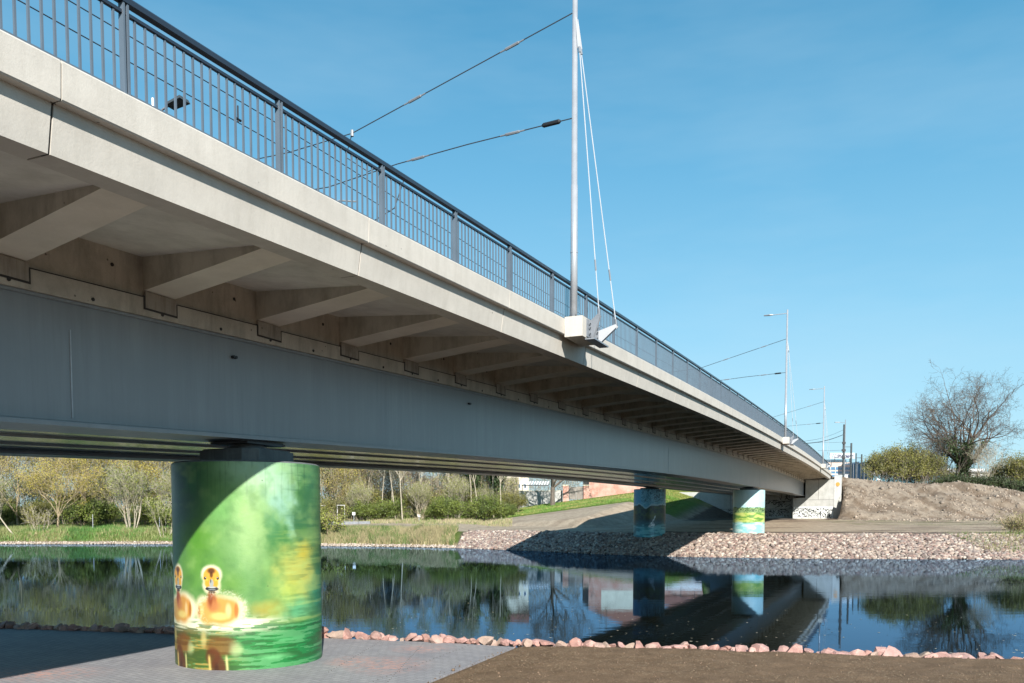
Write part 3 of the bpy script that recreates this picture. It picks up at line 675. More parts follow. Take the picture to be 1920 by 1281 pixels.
def duck_mural(u, v):
    """u 60..880, v 95..1200 across the visible half of the pier"""
    c = Cv(u, v)
    c.lay(np.ones_like(u), (98, 148, 80))
    nz = vnoise(u, v, .008, 4); nh = vnoise(u * .25, v * 1.6, .02, 4)
    c.blob(470, 260, 420, 260, (120, 178, 90), .8); c.blob(200, 560, 220, 330, (100, 155, 62), .85, warp=120)
    c.blob(560, 180, 190, 190, (188, 222, 188), .9, warp=130); c.blob(640, 300, 120, 180, (160, 205, 185), .85, warp=90)
    c.blob(520, 120, 330, 150, (170, 214, 175), .75); c.blob(440, 420, 230, 330, (132, 178, 108), .75, warp=100)
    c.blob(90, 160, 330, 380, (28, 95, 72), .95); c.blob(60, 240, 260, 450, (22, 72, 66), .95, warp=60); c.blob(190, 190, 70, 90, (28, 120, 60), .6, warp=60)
    c.blob(190, 470, 120, 130, (88, 150, 40), .7, warp=70); c.blob(330, 330, 130, 130, (110, 170, 95), .6)
    c.blob(500, 400, 150, 330, (156, 190, 124), .75, warp=110)
    c.blob(790, 260, 100, 260, (50, 105, 60), .9, warp=120); c.blob(840, 180, 90, 200, (60, 140, 90), .5); c.blob(730, 390, 80, 160, (48, 105, 70), .85, warp=120)
    c.blob(620, 470, 90, 120, (52, 120, 62), .8, warp=110); c.blob(600, 400, 60, 120, (90, 150, 100), .6, warp=60)
    c.blob(690, 420, 40, 90, (150, 200, 170), .7, warp=60)
    c.blob(700, 700, 190, 240, (178, 192, 104), .8, warp=120); c.blob(740, 650, 150, 210, (200, 196, 92), .8, warp=110); c.blob(760, 560, 70, 90, (216, 190, 50), .6, warp=60); c.blob(690, 760, 90, 110, (190, 205, 80), .6, warp=50)
    c.blob(860, 560, 70, 330, (46, 110, 60), .8, warp=50); c.blob(870, 800, 130, 220, (38, 140, 110), .85, warp=60); c.blob(720, 850, 130, 90, (90, 190, 140), .7, warp=60)
    c.blob(560, 850, 150, 70, (180, 160, 60), .7, warp=50); c.blob(390, 720, 100, 110, (100, 150, 50), .6)
    st = (vnoise(u * .12, v, .06, 3)); c.lay(sstep(.54, .64, st) * sstep(560, 700, u) * .3 * sstep(350, 560, v), (190, 215, 120)); c.lay(sstep(.46, .36, st) * sstep(600, 760, u) * .35, (40, 100, 60)); bz = vnoise(u, v, .016, 3); c.lay(sstep(.5, .85, bz) * .25, (165, 205, 120)); c.lay(sstep(.5, .15, bz) * .35, (55, 110, 50))
    # the water below
    wat = sstep(915, 945, v)
    c.lay(wat * 1.0, (40, 130, 62)); c.lay(wat * sstep(480, 60, u) * .85, (130, 98, 40)); c.lay(wat * sstep(600, 300, u) * sstep(1000, 1120, v) * .6, (70, 110, 40))
    c.lay(wat * sstep(560, 900, u) * .9, (20, 125, 66)); 
    hs_ = vnoise(u * .10, v * 1.0, .085, 3)
    c.lay(wat * (hs_ > .56) * .5, (110, 180, 120)); c.lay(wat * (hs_ < .42) * .55, (40, 78, 34))
    c.lay(wat * (hs_ > .60) * sstep(500, 200, u) * .6, (200, 150, 60)); c.blob(600, 1095, 130, 22, (120, 200, 130), .7, warp=20); c.blob(690, 1010, 150, 16, (90, 180, 110), .6, warp=20)
    # white foam lines where the birds sit
    fo = np.exp(-((v - 925) / 34) ** 2) * sstep(760, 380, u); f2 = vnoise(u * .14, v, .12, 2)
    c.lay(fo * (.25 + .9 * (f2 > .5)), (236, 240, 205)); c.lay(fo * (f2 < .40) * .7, (70, 110, 80))
    c.lay(np.exp(-((v - 903) / 7) ** 2) * sstep(700, 420, u) * .8, (248, 246, 220))
    # two ducklings
    for (ox, k) in ((282, 1.0), (104, .52)):
        X = lambda x: ox + (x - 282) * k
        def e(x, y, rx, ry, col, a=1, hard=.75, rot=0, warp=0): c.blob(X(x), y, rx * k, ry, col, a, hard, rot, warp)
        if k == 1: e(348, 850, 130, 108, (240, 236, 196), .9, .5, warp=22); e(240, 850, 60, 90, (238, 230, 188), .85, .5, warp=16)
        else: e(330, 850, 164, 108, (250, 244, 205), .95, .6, warp=14)
        e(282, 670, 61, 63, (252, 246, 214), .95, .62, warp=10); e(282, 720, 55, 62, (250, 240, 200), .9, .6, warp=10)
        e(330, 850, 108, 90, (214, 158, 78), 1, .6, warp=16); e(262, 860, 66, 76, (212, 166, 88), 1, .6, warp=14)
        e(385, 845, 42, 62, (218, 156, 70), .9, .5); e(365, 850, 22, 52, (246, 226, 170), .6, .3); e(322, 880, 70, 28, (236, 215, 130), .8, .3); e(405, 850, 15, 55, (170, 92, 25), .7, .4)
        e(228, 850, 18, 50, (236, 205, 130), .7, .3); e(215, 860, 10, 45, (160, 95, 30), .6, .3)
        e(282, 800, 34, 66, (170, 100, 58), 1, .4, warp=8); e(290, 828, 48, 42, (196, 128, 76), .85, .3, warp=10); e(275, 790, 16, 60, (138, 66, 36), .8, .3)
        e(282, 675, 48, 50, (232, 172, 70), 1, .75); e(282, 712, 42, 36, (226, 168, 60), 1, .7)
        e(282, 648, 30, 22, (92, 52, 34), .95, .35); e(282, 668, 12, 22, (84, 46, 30), .9, .4)
        e(252, 690, 22, 10, (244, 200, 90), .9, .3, .5); e(312, 690, 22, 10, (244, 200, 90), .9, .3, -.5)
        e(250, 686, 8, 10, (40, 36, 34), 1, .6); e(314, 686, 8, 10, (40, 36, 34), 1, .6); e(252, 683, 3, 3, (240, 240, 230), 1, .5); e(312, 683, 3, 3, (240, 240, 230), 1, .5)
        e(282, 712, 13, 26, (170, 176, 170), 1, .6); e(278, 700, 5, 14, (60, 60, 60), .8, .4)
        e(284, 740, 38, 14, (36, 38, 44), 1, .8); e(284, 732, 28, 6, (196, 202, 200), .95, .5); e(284, 744, 26, 3.5, (150, 160, 165), .8, .5); e(284, 757, 24, 9, (60, 34, 30), .9, .5)
        # mirrored bodies in the painted water
        e(322, 1030, 104, 72, (120, 70, 30), .75, .5, warp=24); e(282, 1090, 46, 60, (96, 48, 24), .8, .6); e(310, 1150, 44, 80, (92, 50, 26), .9, .7); e(300, 1165, 18, 60, (60, 30, 22), .7, .4)
        w = np.exp(-((u - X(262) - (v - 1080) * .06 * k) / (5 * k + 1)) ** 2) * sstep(1070, 1100, v); c.lay(w * .8, (235, 205, 120))
        w = np.exp(-((u - X(350) - (v - 1080) * .06 * k) / (5 * k + 1)) ** 2) * sstep(1070, 1100, v); c.lay(w * .8, (225, 220, 150))
        e(400, 1050, 50, 50, (205, 225, 160), .45, .2, warp=20)
        e(236, 1000, 22, 60, (225, 205, 130), .55, .2)
    fn_ = vnoise(u, v, .16, 3); fz = np.exp(-((np.hypot((u - 335) / 128, (v - 850) / 104) - .92) / .14) ** 2) * (u > 200) * (v < 925); c.lay(fz * sstep(.45, .7, fn_) * .35, (250, 246, 214)); c.lay(fz * sstep(.45, .3, fn_) * .2, (196, 176, 96)); c.lay(sstep(1150, 1190, v + (vnoise(u, v * .3, .05, 3) - .5) * 40) * .5, (86, 92, 76)); dr = vnoise(u, v * .04, .11, 3); c.lay(sstep(.60, .78, dr) * sstep(420, 95, v) * .28, (40, 62, 44))
    c.lay((np.abs(v - 948) < 2.5) * sstep(800, 815, u) * .6, (30, 60, 40))
    return c.c

def swirl_mural(u, v):       # u,v in 0..1 : dark wooded shore under a streaked blue sky, a white bird splashing
    c = Cv(u * 100, v * 140); U, Vv = c.u, c.v
    c.lay(np.ones_like(u), (96, 178, 208))
    a = np.arctan2(Vv + 12 - 40, U - 45) * 7 + vnoise(U, Vv, .12, 3) * 6; r = np.hypot(U - 45, Vv - 28)
    stq = vnoise(a * 2.5, r * .12, 1.0, 3)
    c.lay((stq > .55) * .6 * sstep(55, 40, Vv), (150, 210, 228)); c.lay((stq < .43) * .75 * (U > 24) * sstep(46, 30, Vv), (36, 60, 84)); c.lay(sstep(30, 5, U) * .5, (40, 130, 190))
    ridge = 50 - 6 * np.exp(-((U - 18) / 10) ** 2) + 7 * np.exp(-((U - 38) / 9) ** 2) - 5 * np.exp(-((U - 88) / 12) ** 2) - 3 * np.exp(-((U - 62) / 9) ** 2) + (vnoise(U, Vv * 0, .3, 3) - .5) * 4
    w = sstep(-.6, .6, Vv - ridge); c.lay(np.exp(-((Vv - ridge + 2) / 2.5) ** 2) * .7, (190, 220, 228)); c.lay(w, (30, 58, 56))
    n = vnoise(U, Vv, .15, 4); c.lay(w * (n > .52) * .6 * sstep(100, 60, Vv), (70, 96, 40)); c.lay(w * (n < .42) * .7, (14, 34, 36)); c.blob(60, 78, 34, 14, (92, 112, 52), .6, warp=12)
    c.lay(sstep(84, 104, Vv), (30, 96, 108)); c.lay(sstep(100, 118, Vv) * .85, (70, 160, 172)); n2 = vnoise(U * .3, Vv, .25, 3); c.lay((n2 > .55) * sstep(95, 110, Vv) * .5, (130, 205, 210)); c.lay((n2 < .42) * sstep(90, 110, Vv) * .5, (26, 84, 100))
    nb = vnoise(U, Vv, .9, 2)
    for (x, y, rx, ry, ro) in ((66, 82, 2, 7, .4), (62, 90, 2.4, 6, .6), (58, 100, 6, 6, .2), (54, 105, 7, 3, 0), (50, 108, 4, 3, 0), (63, 104, 4, 5, .3)):
        d0 = c.c.copy(); c.blob(x, y, rx, ry, (222, 236, 240), .95, .6, ro); w = (nb > .38)[..., None]; c.c = np.where(w, c.c, d0)
    c.blob(70, 80, 1.5, 2, (20, 30, 34), .9)
    c.blob(58, 111, 12, 1.5, (190, 220, 224), .7)
    return c.c
def lake_mural(u, v):
    c = Cv(u * 100, v * 140); U, Vv = c.u, c.v
    c.lay(np.ones_like(u), (178, 216, 222)); n = vnoise(U, Vv, .06, 4); c.lay((n > .5) * .45, (205, 230, 232)); c.lay(sstep(40, 10, U) * .35, (140, 200, 205))
    w = sstep(-1, 1, Vv - 52 - (vnoise(U, U * 0, .2, 3) - .5) * 4) * sstep(70, 66, Vv); nb = vnoise(U, Vv, .5, 3)
    c.lay(w, (96, 132, 72)); c.lay(w * (nb > .52) * .8, (150, 176, 120)); c.lay(w * (nb < .43) * .9, (40, 74, 44))
    c.lay(sstep(66, 69, Vv), (150, 178, 84)); n2 = vnoise(U * .35, Vv, .14, 4); c.lay(sstep(66, 69, Vv) * (n2 > .52) * .7, (200, 205, 120)); c.lay(sstep(66, 69, Vv) * (n2 < .43) * .8, (78, 130, 62))
    c.lay(sstep(94, 101, Vv + (n2 - .5) * 10), (160, 212, 214)); c.lay(sstep(98, 101, Vv) * (n2 > .55) * .6, (210, 234, 232)); c.lay(sstep(98, 101, Vv) * (n2 < .44) * .6, (120, 188, 196))
    return c.c

def pier(L, s, Rr, z0, z1, fn, kind, label, ncol=420, nrow=420):
    cx, cy, _ = B(L, s, 0); t = thing('bridge_pier', label, 'bridge pier', (cx, cy, z0), 'painted round bridge piers')
    face = math.atan2(HC * 0 - cy, -cx)               # side that faces the near bank
    back = 16; th = np.concatenate([np.linspace(-math.pi / 2 - .12, math.pi / 2 + .12, ncol), np.linspace(math.pi / 2 + .12, 1.5 * math.pi - .12, back + 2)[1:-1]])
    zz = np.linspace(0, 1, nrow); T, H = np.meshgrid(th, zz)
    X = cx + Rr * np.cos(face + T); Y = cy + Rr * np.sin(face + T); Z = z0 + (z1 - z0) * H
    uu = .5 + .5 * np.sin(np.clip(T, -math.pi / 2, math.pi / 2)); uu = np.where(np.abs(T) > math.pi / 2, .5 + .5 * np.sign(np.sin(T)) * (1 - np.abs(np.abs(T) - math.pi / 2) * .3), uu)
    if kind == 'near':
        u_ = 68 + 808 * uu; v_ = 95 + (1 - H) * 1085 + 0
        col = fn(u_, v_)
    else: col = fn(uu, 1 - H)
    Vp = np.stack([X, Y, Z], -1).reshape(-1, 3); k = len(th); ii = np.arange(k * nrow).reshape(nrow, k); jj = np.roll(ii, -1, 1)
    Fp = np.stack([ii[:-1], jj[:-1], jj[1:], ii[1:]], -1).reshape(-1, 4)
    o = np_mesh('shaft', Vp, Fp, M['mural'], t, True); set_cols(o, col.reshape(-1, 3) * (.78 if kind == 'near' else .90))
    mb = MB(); ring = [(cx + (Rr - .0) * math.cos(a), cy + Rr * math.sin(a), z1) for a in np.linspace(0, 2 * math.pi, 64, endpoint=False)]
    ri = [(cx + (Rr - .04) * math.cos(a), cy + (Rr - .04) * math.sin(a), z1 + .03) for a in np.linspace(0, 2 * math.pi, 64, endpoint=False)]
    mb.add(ring + ri, [(i, (i + 1) % 64, 64 + (i + 1) % 64, 64 + i) for i in range(64)] + [tuple(range(64, 128))]); mb.build('pier_top', M['pedestal'], t)
    zb = zgb(s)
    # pedestal (eight-sided) and bearing
    g = zb - z1; hp = g * .62; w = .72; ch = .22; mb = MB()
    oc = [(w, -w + ch), (w, w - ch), (w - ch, w), (-w + ch, w), (-w, w - ch), (-w, -w + ch), (-w + ch, -w), (w - ch, -w)]
    for za, zb_, q in ((z1 + .03, z1 + .03 + hp * .8, 1.0), (z1 + .03 + hp * .8, z1 + hp, .93)):
        vs = []
        for zc in (za, zb_):
            for a, b in oc: vs.append((cx + (a * CP * -1 + b * SP) * q, cy + (a * SP + b * CP) * q, zc))
        mb.add(vs, [tuple(reversed(range(8))), tuple(range(8, 16))] + [(i, (i + 1) % 8, (i + 1) % 8 + 8, i + 8) for i in range(8)])
    mb.build('pedestal', M['pedestal'], t)
    z2 = z1 + hp; mb = MB()
    mb.tube([(cx, cy, z2), (cx, cy, z2 + g * .10), (cx, cy, z2 + g * .10), (cx, cy, z2 + g * .22)], [.42, .42, .34, .34], 28)
    mb.box((cx, cy, z2 + g * .26), (1.0, .9, g * .08), RZ); mb.box((cx, cy, z2 + g * .34), (1.2, .8, g * .075), RZ)
    mb.build('bearing', M['bear'], t)
    for dd in (-.75, .75):
        mb = MB(); x, y, _ = B(L, s + dd, 0); mb.tube([(x, y, zb - .035), (x, y, zb - .001)], .26, 20); mb.build('jacking_plate', M['bear'], t)
    return t
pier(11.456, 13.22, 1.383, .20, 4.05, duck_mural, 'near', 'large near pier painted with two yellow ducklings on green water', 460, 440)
pier(11.456, 78.8, 1.383, 1.35, 5.50, lake_mural, 'far', 'far pier painted with pale lake, green shore band and light sky', 120, 130)
pier(19.167, 73.54, 1.383, 1.35, 5.50, swirl_mural, 'far', 'far pier painted with dark blue hills and a white bird splashing', 120, 130)

# ------------------------------------------------------------------ abutment
ab = thing('bridge_abutment', 'pale concrete abutment and wing walls carrying the far end of the bridge', 'abutment', B(12, 129, 3))
def quadbox(mb, A, Bq, thick, za, zb, zb2=None):       # wall from A to Bq (L, s) pairs
    (l0, s0), (l1, s1) = A, Bq; d = math.hypot(l1 - l0, s1 - s0); nl, nsv = -(s1 - s0) / d * thick, (l1 - l0) / d * thick
    zb2 = zb if zb2 is None else zb2
    mb.hexa([B(l0, s0, za), B(l1, s1, za), B(l1 + nl, s1 + nsv, za), B(l0 + nl, s0 + nsv, za), B(l0, s0, zb), B(l1, s1, zb2), B(l1 + nl, s1 + nsv, zb2), B(l0 + nl, s0 + nsv, zb)])
mb = MB(); quadbox(mb, (6.95, 127.1), (10.75, 127.1), 2.4, 1.5, zt(127) - .86); quadbox(mb, (10.75, 127.13), (12.4, 127.13), 2.4, 1.5, zgb(127) - .25); mb.build('front_wall', M['abut'], ab)
for zj in (5.55,):
    mb = MB(); quadbox(mb, (6.94, 127.085), (10.74, 127.085), .03, zj, zj + .03); mb.build('wall_joint', M['joint'], ab)
mb = MB(); quadbox(mb, (9.0, 127.086), (9.03, 127.086), .03, 5.6, zt(127) - .86); mb.build('wall_joint', M['joint'], ab)
mb = MB(); quadbox(mb, (12.4, 130.5), (24.5, 130.5), 1, 1.5, 8.6); mb.build('back_wall', M['abut'], ab)
mb = MB(); quadbox(mb, (12.4, 129.5), (31.5, 129.5), .8, 1.5, 6.75, 6.95); mb.build('bearing_bench', M['abut'], ab)
mb = MB(); quadbox(mb, (12.4, 129.47), (31.0, 129.47), .05, 4.3, 4.35); mb.build('wall_joint', M['joint'], ab)
for l in (17, 21.5, 26):
    mb = MB(); quadbox(mb, (l, 129.47), (l + .04, 129.47), .05, 2, 6.6); mb.build('wall_joint', M['joint'], ab)
mb = MB()   # sloped retaining slab at the mound
vs = [B(6.95, 127.05, 1.8), B(5.95, 127.35, 1.8), B(5.9, 133, 1.8), B(6.95, 133, 1.8), B(6.95, 127.05, 8.9), B(6.05, 127.4, 8.3), B(6.2, 133, 9.25), B(6.95, 133, 9.3)]
mb.hexa(vs); mb.build('wing_wall', M['abut'], ab)
mb = MB(); mb.tube([B(6.5, 127.26, 7.7), B(6.5, 127.12, 7.7)], .28, 12); mb.build('painted_mark', plain('orange_spray', (.7, .28, .06)), ab)
# painted cobble band and scrawls on the wall
def decal_band(mb, L0, L1, s, z0, z1, n, size, seed, slant=.5):
    r = random.Random(seed)
    for i in range(n):
        l = r.uniform(L0, L1); z = r.uniform(z0, z1); a = r.uniform(.4, 1.3) * (1 if r.random() < .8 else -1); ln = size * r.uniform(.5, 1.5); w = size * r.uniform(.15, .4)
        du, dz = math.cos(a) * ln, math.sin(a) * ln; px, pz = -math.sin(a) * w, math.cos(a) * w
        q = [(l - du - px * .3, z - dz - pz * .3), (l - px, z - pz), (l + du, z + dz), (l + px, z + pz)]
        mb.add([B(x_, s, y_) for x_, y_ in q], [(0, 1, 2, 3)])
mb = MB(); decal_band(mb, 7.1, 12.3, 127.088, 3.1, 4.4, 210, .17, 3); g_ = mb.build('graffiti', plain('black_spray', (.03, .035, .035)), ab); g_['kind'] = 'stuff'
mb = MB(); decal_band(mb, 13.2, 22, 129.46, 3.3, 4.2, 240, .16, 5); g_ = mb.build('graffiti', M['joint'], ab); g_['kind'] = 'stuff'
mb = MB()
def stroke(mb, pts, w=.05, s=129.462):
    for i in range(len(pts) - 1):
        (a, b), (c_, d_) = pts[i], pts[i + 1]; L_ = math.hypot(c_ - a, d_ - b); px, pz = -(d_ - b) / L_ * w, (c_ - a) / L_ * w
        mb.add([B(a - px, s, b - pz), B(c_ - px, s, d_ - pz), B(c_ + px, s, d_ + pz), B(a + px, s, b + pz)], [(0, 1, 2, 3)])
stroke(mb, [(14.2, 4.1), (15.6, 3.3), (13.9, 3.2), (14.2, 4.1)]); stroke(mb, [(13.6, 4.0), (13.5, 3.1)]); stroke(mb, [(13.55, 3.6), (13.0, 3.6)]); stroke(mb, [(13.0, 4.0), (12.9, 3.1)])
mb.build('graffiti', plain('pale_spray', (.45, .5, .52)), ab)
mb = MB(); r_ = random.Random(8)
for i in range(26):
    l = r_.uniform(12.8, 17); z = r_.uniform(4.3, 6.2); stroke(mb, [(l, z), (l + r_.uniform(-.8, .8), z + r_.uniform(-.5, .5)), (l + r_.uniform(-.8, .8), z + r_.uniform(-.5, .5))], .035)
g_ = mb.build('graffiti', M['joint'], ab); g_['kind'] = 'stuff'
mb = MB(); quadbox(mb, (7.05, 127.092), (12.3, 127.092), .01, 2.9, 4.6); mb.build('white_panel', plain('white_wall_paint', (.68, .70, .69), .8, 0, .15, 2), ab)
# stair rail beside the abutment
t = thing('stair_railing', 'thin dark steel stair handrail climbing the grassy embankment beside the abutment', 'railing', B(30, 126, 6))
mb = MB(); A = [B(38, 124, 3.6), B(27, 131, 9.0)]; mb.tube([Vector(A[0]) + Vector((0, 0, .9)), Vector(A[1]) + Vector((0, 0, .9))], .05, 6); mb.build('handrail', M['bear'], t)
for k in range(7):
    q = Vector(A[0]).lerp(Vector(A[1]), k / 6); mb = MB(); mb.tube([q - Vector((0, 0, .6)), q + Vector((0, 0, .9))], .035, 6); mb.build('post', M['bear'], t)

# ------------------------------------------------------------------ stones
def ico(sub):
    import bmesh
    bm = bmesh.new(); bmesh.ops.create_icosphere(bm, subdivisions=sub, radius=1); v = np.array([q.co[:] for q in bm.verts]); f = np.array([[q.index for q in fc.verts] for fc in bm.faces]); bm.free(); return v, f
I1, FI1 = ico(1); I2, FI2 = ico(2)
def rock_shape(r, base, cuts=9, lo=.45, hi=.8):
    v = base.copy()
    for _ in range(cuts):                     # chop flat facets
        n = r.normal(size=3); n /= np.linalg.norm(n); dd = r.uniform(lo, hi); q = v @ n - dd; v = v - np.outer(np.clip(q, 0, None), n)
    return v
def stone_mat(name, cols, sc=3.0, bmp=.5):
    m, t, p = nodes(name); oi = N(t, 'ShaderNodeObjectInfo'); cr = N(t, 'ShaderNodeValToRGB'); el = cr.color_ramp.elements
    while len(el) < len(cols): el.new(.5)
    for i, (e, c) in enumerate(zip(el, cols)): e.position = i / (len(cols) - 1); e.color = (*c, 1)
    t.links.new(oi.outputs['Random'], cr.inputs[0])
    c = mix(t, noise_fac(t, sc, 6, .7), mix(t, 1.0, cr.outputs[0], (.72, .70, .70), 'MULTIPLY'), mix(t, 1.0, cr.outputs[0], (1.2, 1.15, 1.12), 'MULTIPLY'))
    c = mix(t, noise_fac(t, sc * 9, 4, .8, lo=.55, hi=.7), c, (.55, .47, .42))
    t.links.new(c, p.inputs['Base Color']); p.inputs['Roughness'].default_value = .9; bump(t, p, noise_fac(t, sc * 10, 8, .75), bmp, .02); return m
M['pink'] = stone_mat('pink_porphyry', [(.34, .19, .16), (.47, .27, .235), (.52, .33, .29), (.43, .25, .23), (.38, .30, .24), (.50, .30, .27)], 5)
rk = np.random.default_rng(11); shapes = []
for i in range(10):
    v = rock_shape(rk, I2, 9, .34, .66); me = bpy.data.meshes.new('boulder'); me.from_pydata([tuple(q) for q in v], [], [tuple(f) for f in FI2]); me.materials.append(M['pink']); me.update(); shapes.append(me)
PX = lambda X, Y: (X, Y)
wheres = []
x = -16.0; k = 0
rocks = []
while x < 13.5:
    y0 = float(ynear(x)); sz = rk.uniform(.10, .23)
    if rk.random() < .15: sz *= 1.35
    rows = [(0.06, 1.0)] + ([(.30, .95)] if rk.random() < .8 else []) + ([(.6, .9)] if rk.random() < .25 else [])
    for (dy, f) in rows:
        rocks.append((x + rk.uniform(-.08, .08), y0 + dy + rk.uniform(-.06, .08), sz * f * rk.uniform(.8, 1.1)))
    x += sz * rk.uniform(.85, 1.2)
def rock_label(i, x, y, sz, y0):
    size = 'small' if sz < .13 else ('large' if sz > .21 else 'middling')
    side = 'in the bridge shadow left of the painted pier' if x < -5.5 else ('behind the sunlit paving' if x < .2 else ('before the dark bridge reflection' if x < 6 else 'before the blue reflected sky'))
    return '%s pink angular stone, %s row, %s' % (size, 'back' if y - y0 > .3 else 'front', side)
for i, (x_, y_, sz) in enumerate(rocks):
    o = bpy.data.objects.new('boulder', shapes[int(rk.integers(10))]); COL.objects.link(o)
    y0 = float(ynear(x_)); zz = .30 - max(0, y_ - y0 - .15) * .35
    o.location = (x_, y_, zz - sz * .12 + sz * .25); o.rotation_euler = (rk.uniform(-.4, .4), rk.uniform(-.4, .4), rk.uniform(0, 6.28))
    o.scale = (sz * rk.uniform(.95, 1.5), sz * rk.uniform(.8, 1.1), sz * rk.uniform(.6, .9))
    tag(o, rock_label(i, x_, y_, sz, y0), 'stone', 'pink stones lining the near water edge')

# rubble slopes: one mass of small broken stone
def rubble(name, n, xr, dr, size, seed, cols, kindlab, dens=None):
    r = np.random.default_rng(seed); X = r.uniform(xr[0], xr[1], n * 2); D = r.uniform(dr[0], dr[1], n * 2)
    Y = yshore(X) + D; keep = np.ones(len(X), bool) if dens is None else dens(X, Y, D, r); X, Y = X[keep][:n], Y[keep][:n]; Z = far_h(X, Y); n = len(X)
    bases = [rock_shape(r, I1, 6) for _ in range(12)]
    bi = r.integers(0, 12, n); sc = size * r.uniform(.55, 1.35, n)
    Vb = np.array(bases)[bi]; a = r.uniform(0, 6.28, n); b = r.uniform(-.8, .8, n); ca, sa, cb, sb = np.cos(a), np.sin(a), np.cos(b), np.sin(b)
    sx_ = np.stack([sc * r.uniform(.9, 1.5, n), sc, sc * r.uniform(.6, 1, n)], 1); Vb = Vb * sx_[:, None, :]
    x1 = Vb[..., 0] * cb[:, None] + Vb[..., 2] * sb[:, None]; z1 = -Vb[..., 0] * sb[:, None] + Vb[..., 2] * cb[:, None]; y1 = Vb[..., 1]
    x2 = x1 * ca[:, None] - y1 * sa[:, None]; y2 = x1 * sa[:, None] + y1 * ca[:, None]
    Vv = np.stack([x2 + X[:, None], y2 + Y[:, None], z1 + Z[:, None] + .05], -1).reshape(-1, 3)
    Fv = (FI1[None] + (np.arange(n) * len(I1))[:, None, None]).reshape(-1, 3)
    o = np_mesh(name, Vv, Fv, M['rubble']); cc = np.array(cols)[r.integers(0, len(cols), n)] * r.uniform(.75, 1.2, (n, 1)); set_cols(o, np.repeat(cc, len(I1), 0)); tag(o, kindlab, name.replace('_', ' '), kind='stuff'); return o
m, t, p = nodes('rubble_stone'); ca_ = N(t, 'ShaderNodeVertexColor', layer_name='paint'); t.links.new(ca_.outputs[0], p.inputs['Base Color']); p.inputs['Roughness'].default_value = .92; M['rubble'] = m
PINKS = [(.22, .155, .13), (.30, .225, .185), (.36, .285, .23), (.25, .17, .145), (.46, .39, .33), (.17, .13, .115), (.32, .26, .22), (.27, .225, .20)]
rubble('rubble_slope', 14000, (-6, 46), (-.5, 7.9), .175, 3, PINKS, 'slope of small pink broken stone along the far bank under the bridge',
       lambda X, Y, D, r: X > -5.2 + (D - 3) * .12)
rubble('shore_stones', 2600, (-75, -4), (-.2, .8), .10, 4, [(.40, .32, .26), (.50, .43, .36), (.3, .25, .2)], 'pale stones in a thin line along the far left water edge')

# ------------------------------------------------------------------ vegetation
def leafmat(name, c1, c2):
    m, t, p = nodes(name); g = noise_fac(t, .55, 4, .7, lo=.35, hi=.65); c = mix(t, g, c1, c2); c = mix(t, noise_fac(t, 7, 2, .8, lo=.3, hi=.7), mix(t, 1.0, c, (.65, .65, .65), 'MULTIPLY'), mix(t, 1.0, c, (1.3, 1.3, 1.2), 'MULTIPLY'))
    t.links.new(c, p.inputs['Base Color']); p.inputs['Roughness'].default_value = .6
    return m
LM = {'bud': leafmat('yellow_bud_leaves', (.22, .19, .03), (.46, .38, .08)), 'ygr': leafmat('spring_leaves', (.11, .15, .02), (.31, .33, .07)), 'olive': leafmat('olive_leaves', (.07, .085, .02), (.24, .22, .05)),
      'green': leafmat('fresh_leaves', (.06, .10, .015), (.17, .21, .035)), 'dgreen': leafmat('dark_leaves', (.02, .04, .012), (.06, .085, .025)), 'ivy': leafmat('ivy_leaves', (.02, .045, .012), (.045, .08, .018)), 'brown': leafmat('dry_leaves', (.16, .115, .065), (.24, .175, .10))}
def bark(name, c): return plain(name, c, .9, 0, .3, 6, .3)
BK = {'grey': bark('grey_bark', (.26, .225, .18)), 'pale': bark('pale_bark', (.38, .34, .26)), 'dark': bark('dark_bark', (.13, .11, .09)), 'big': bark('brown_grey_bark', (.085, .068, .055)), 'tan': bark('tan_bark', (.34, .27, .17))}

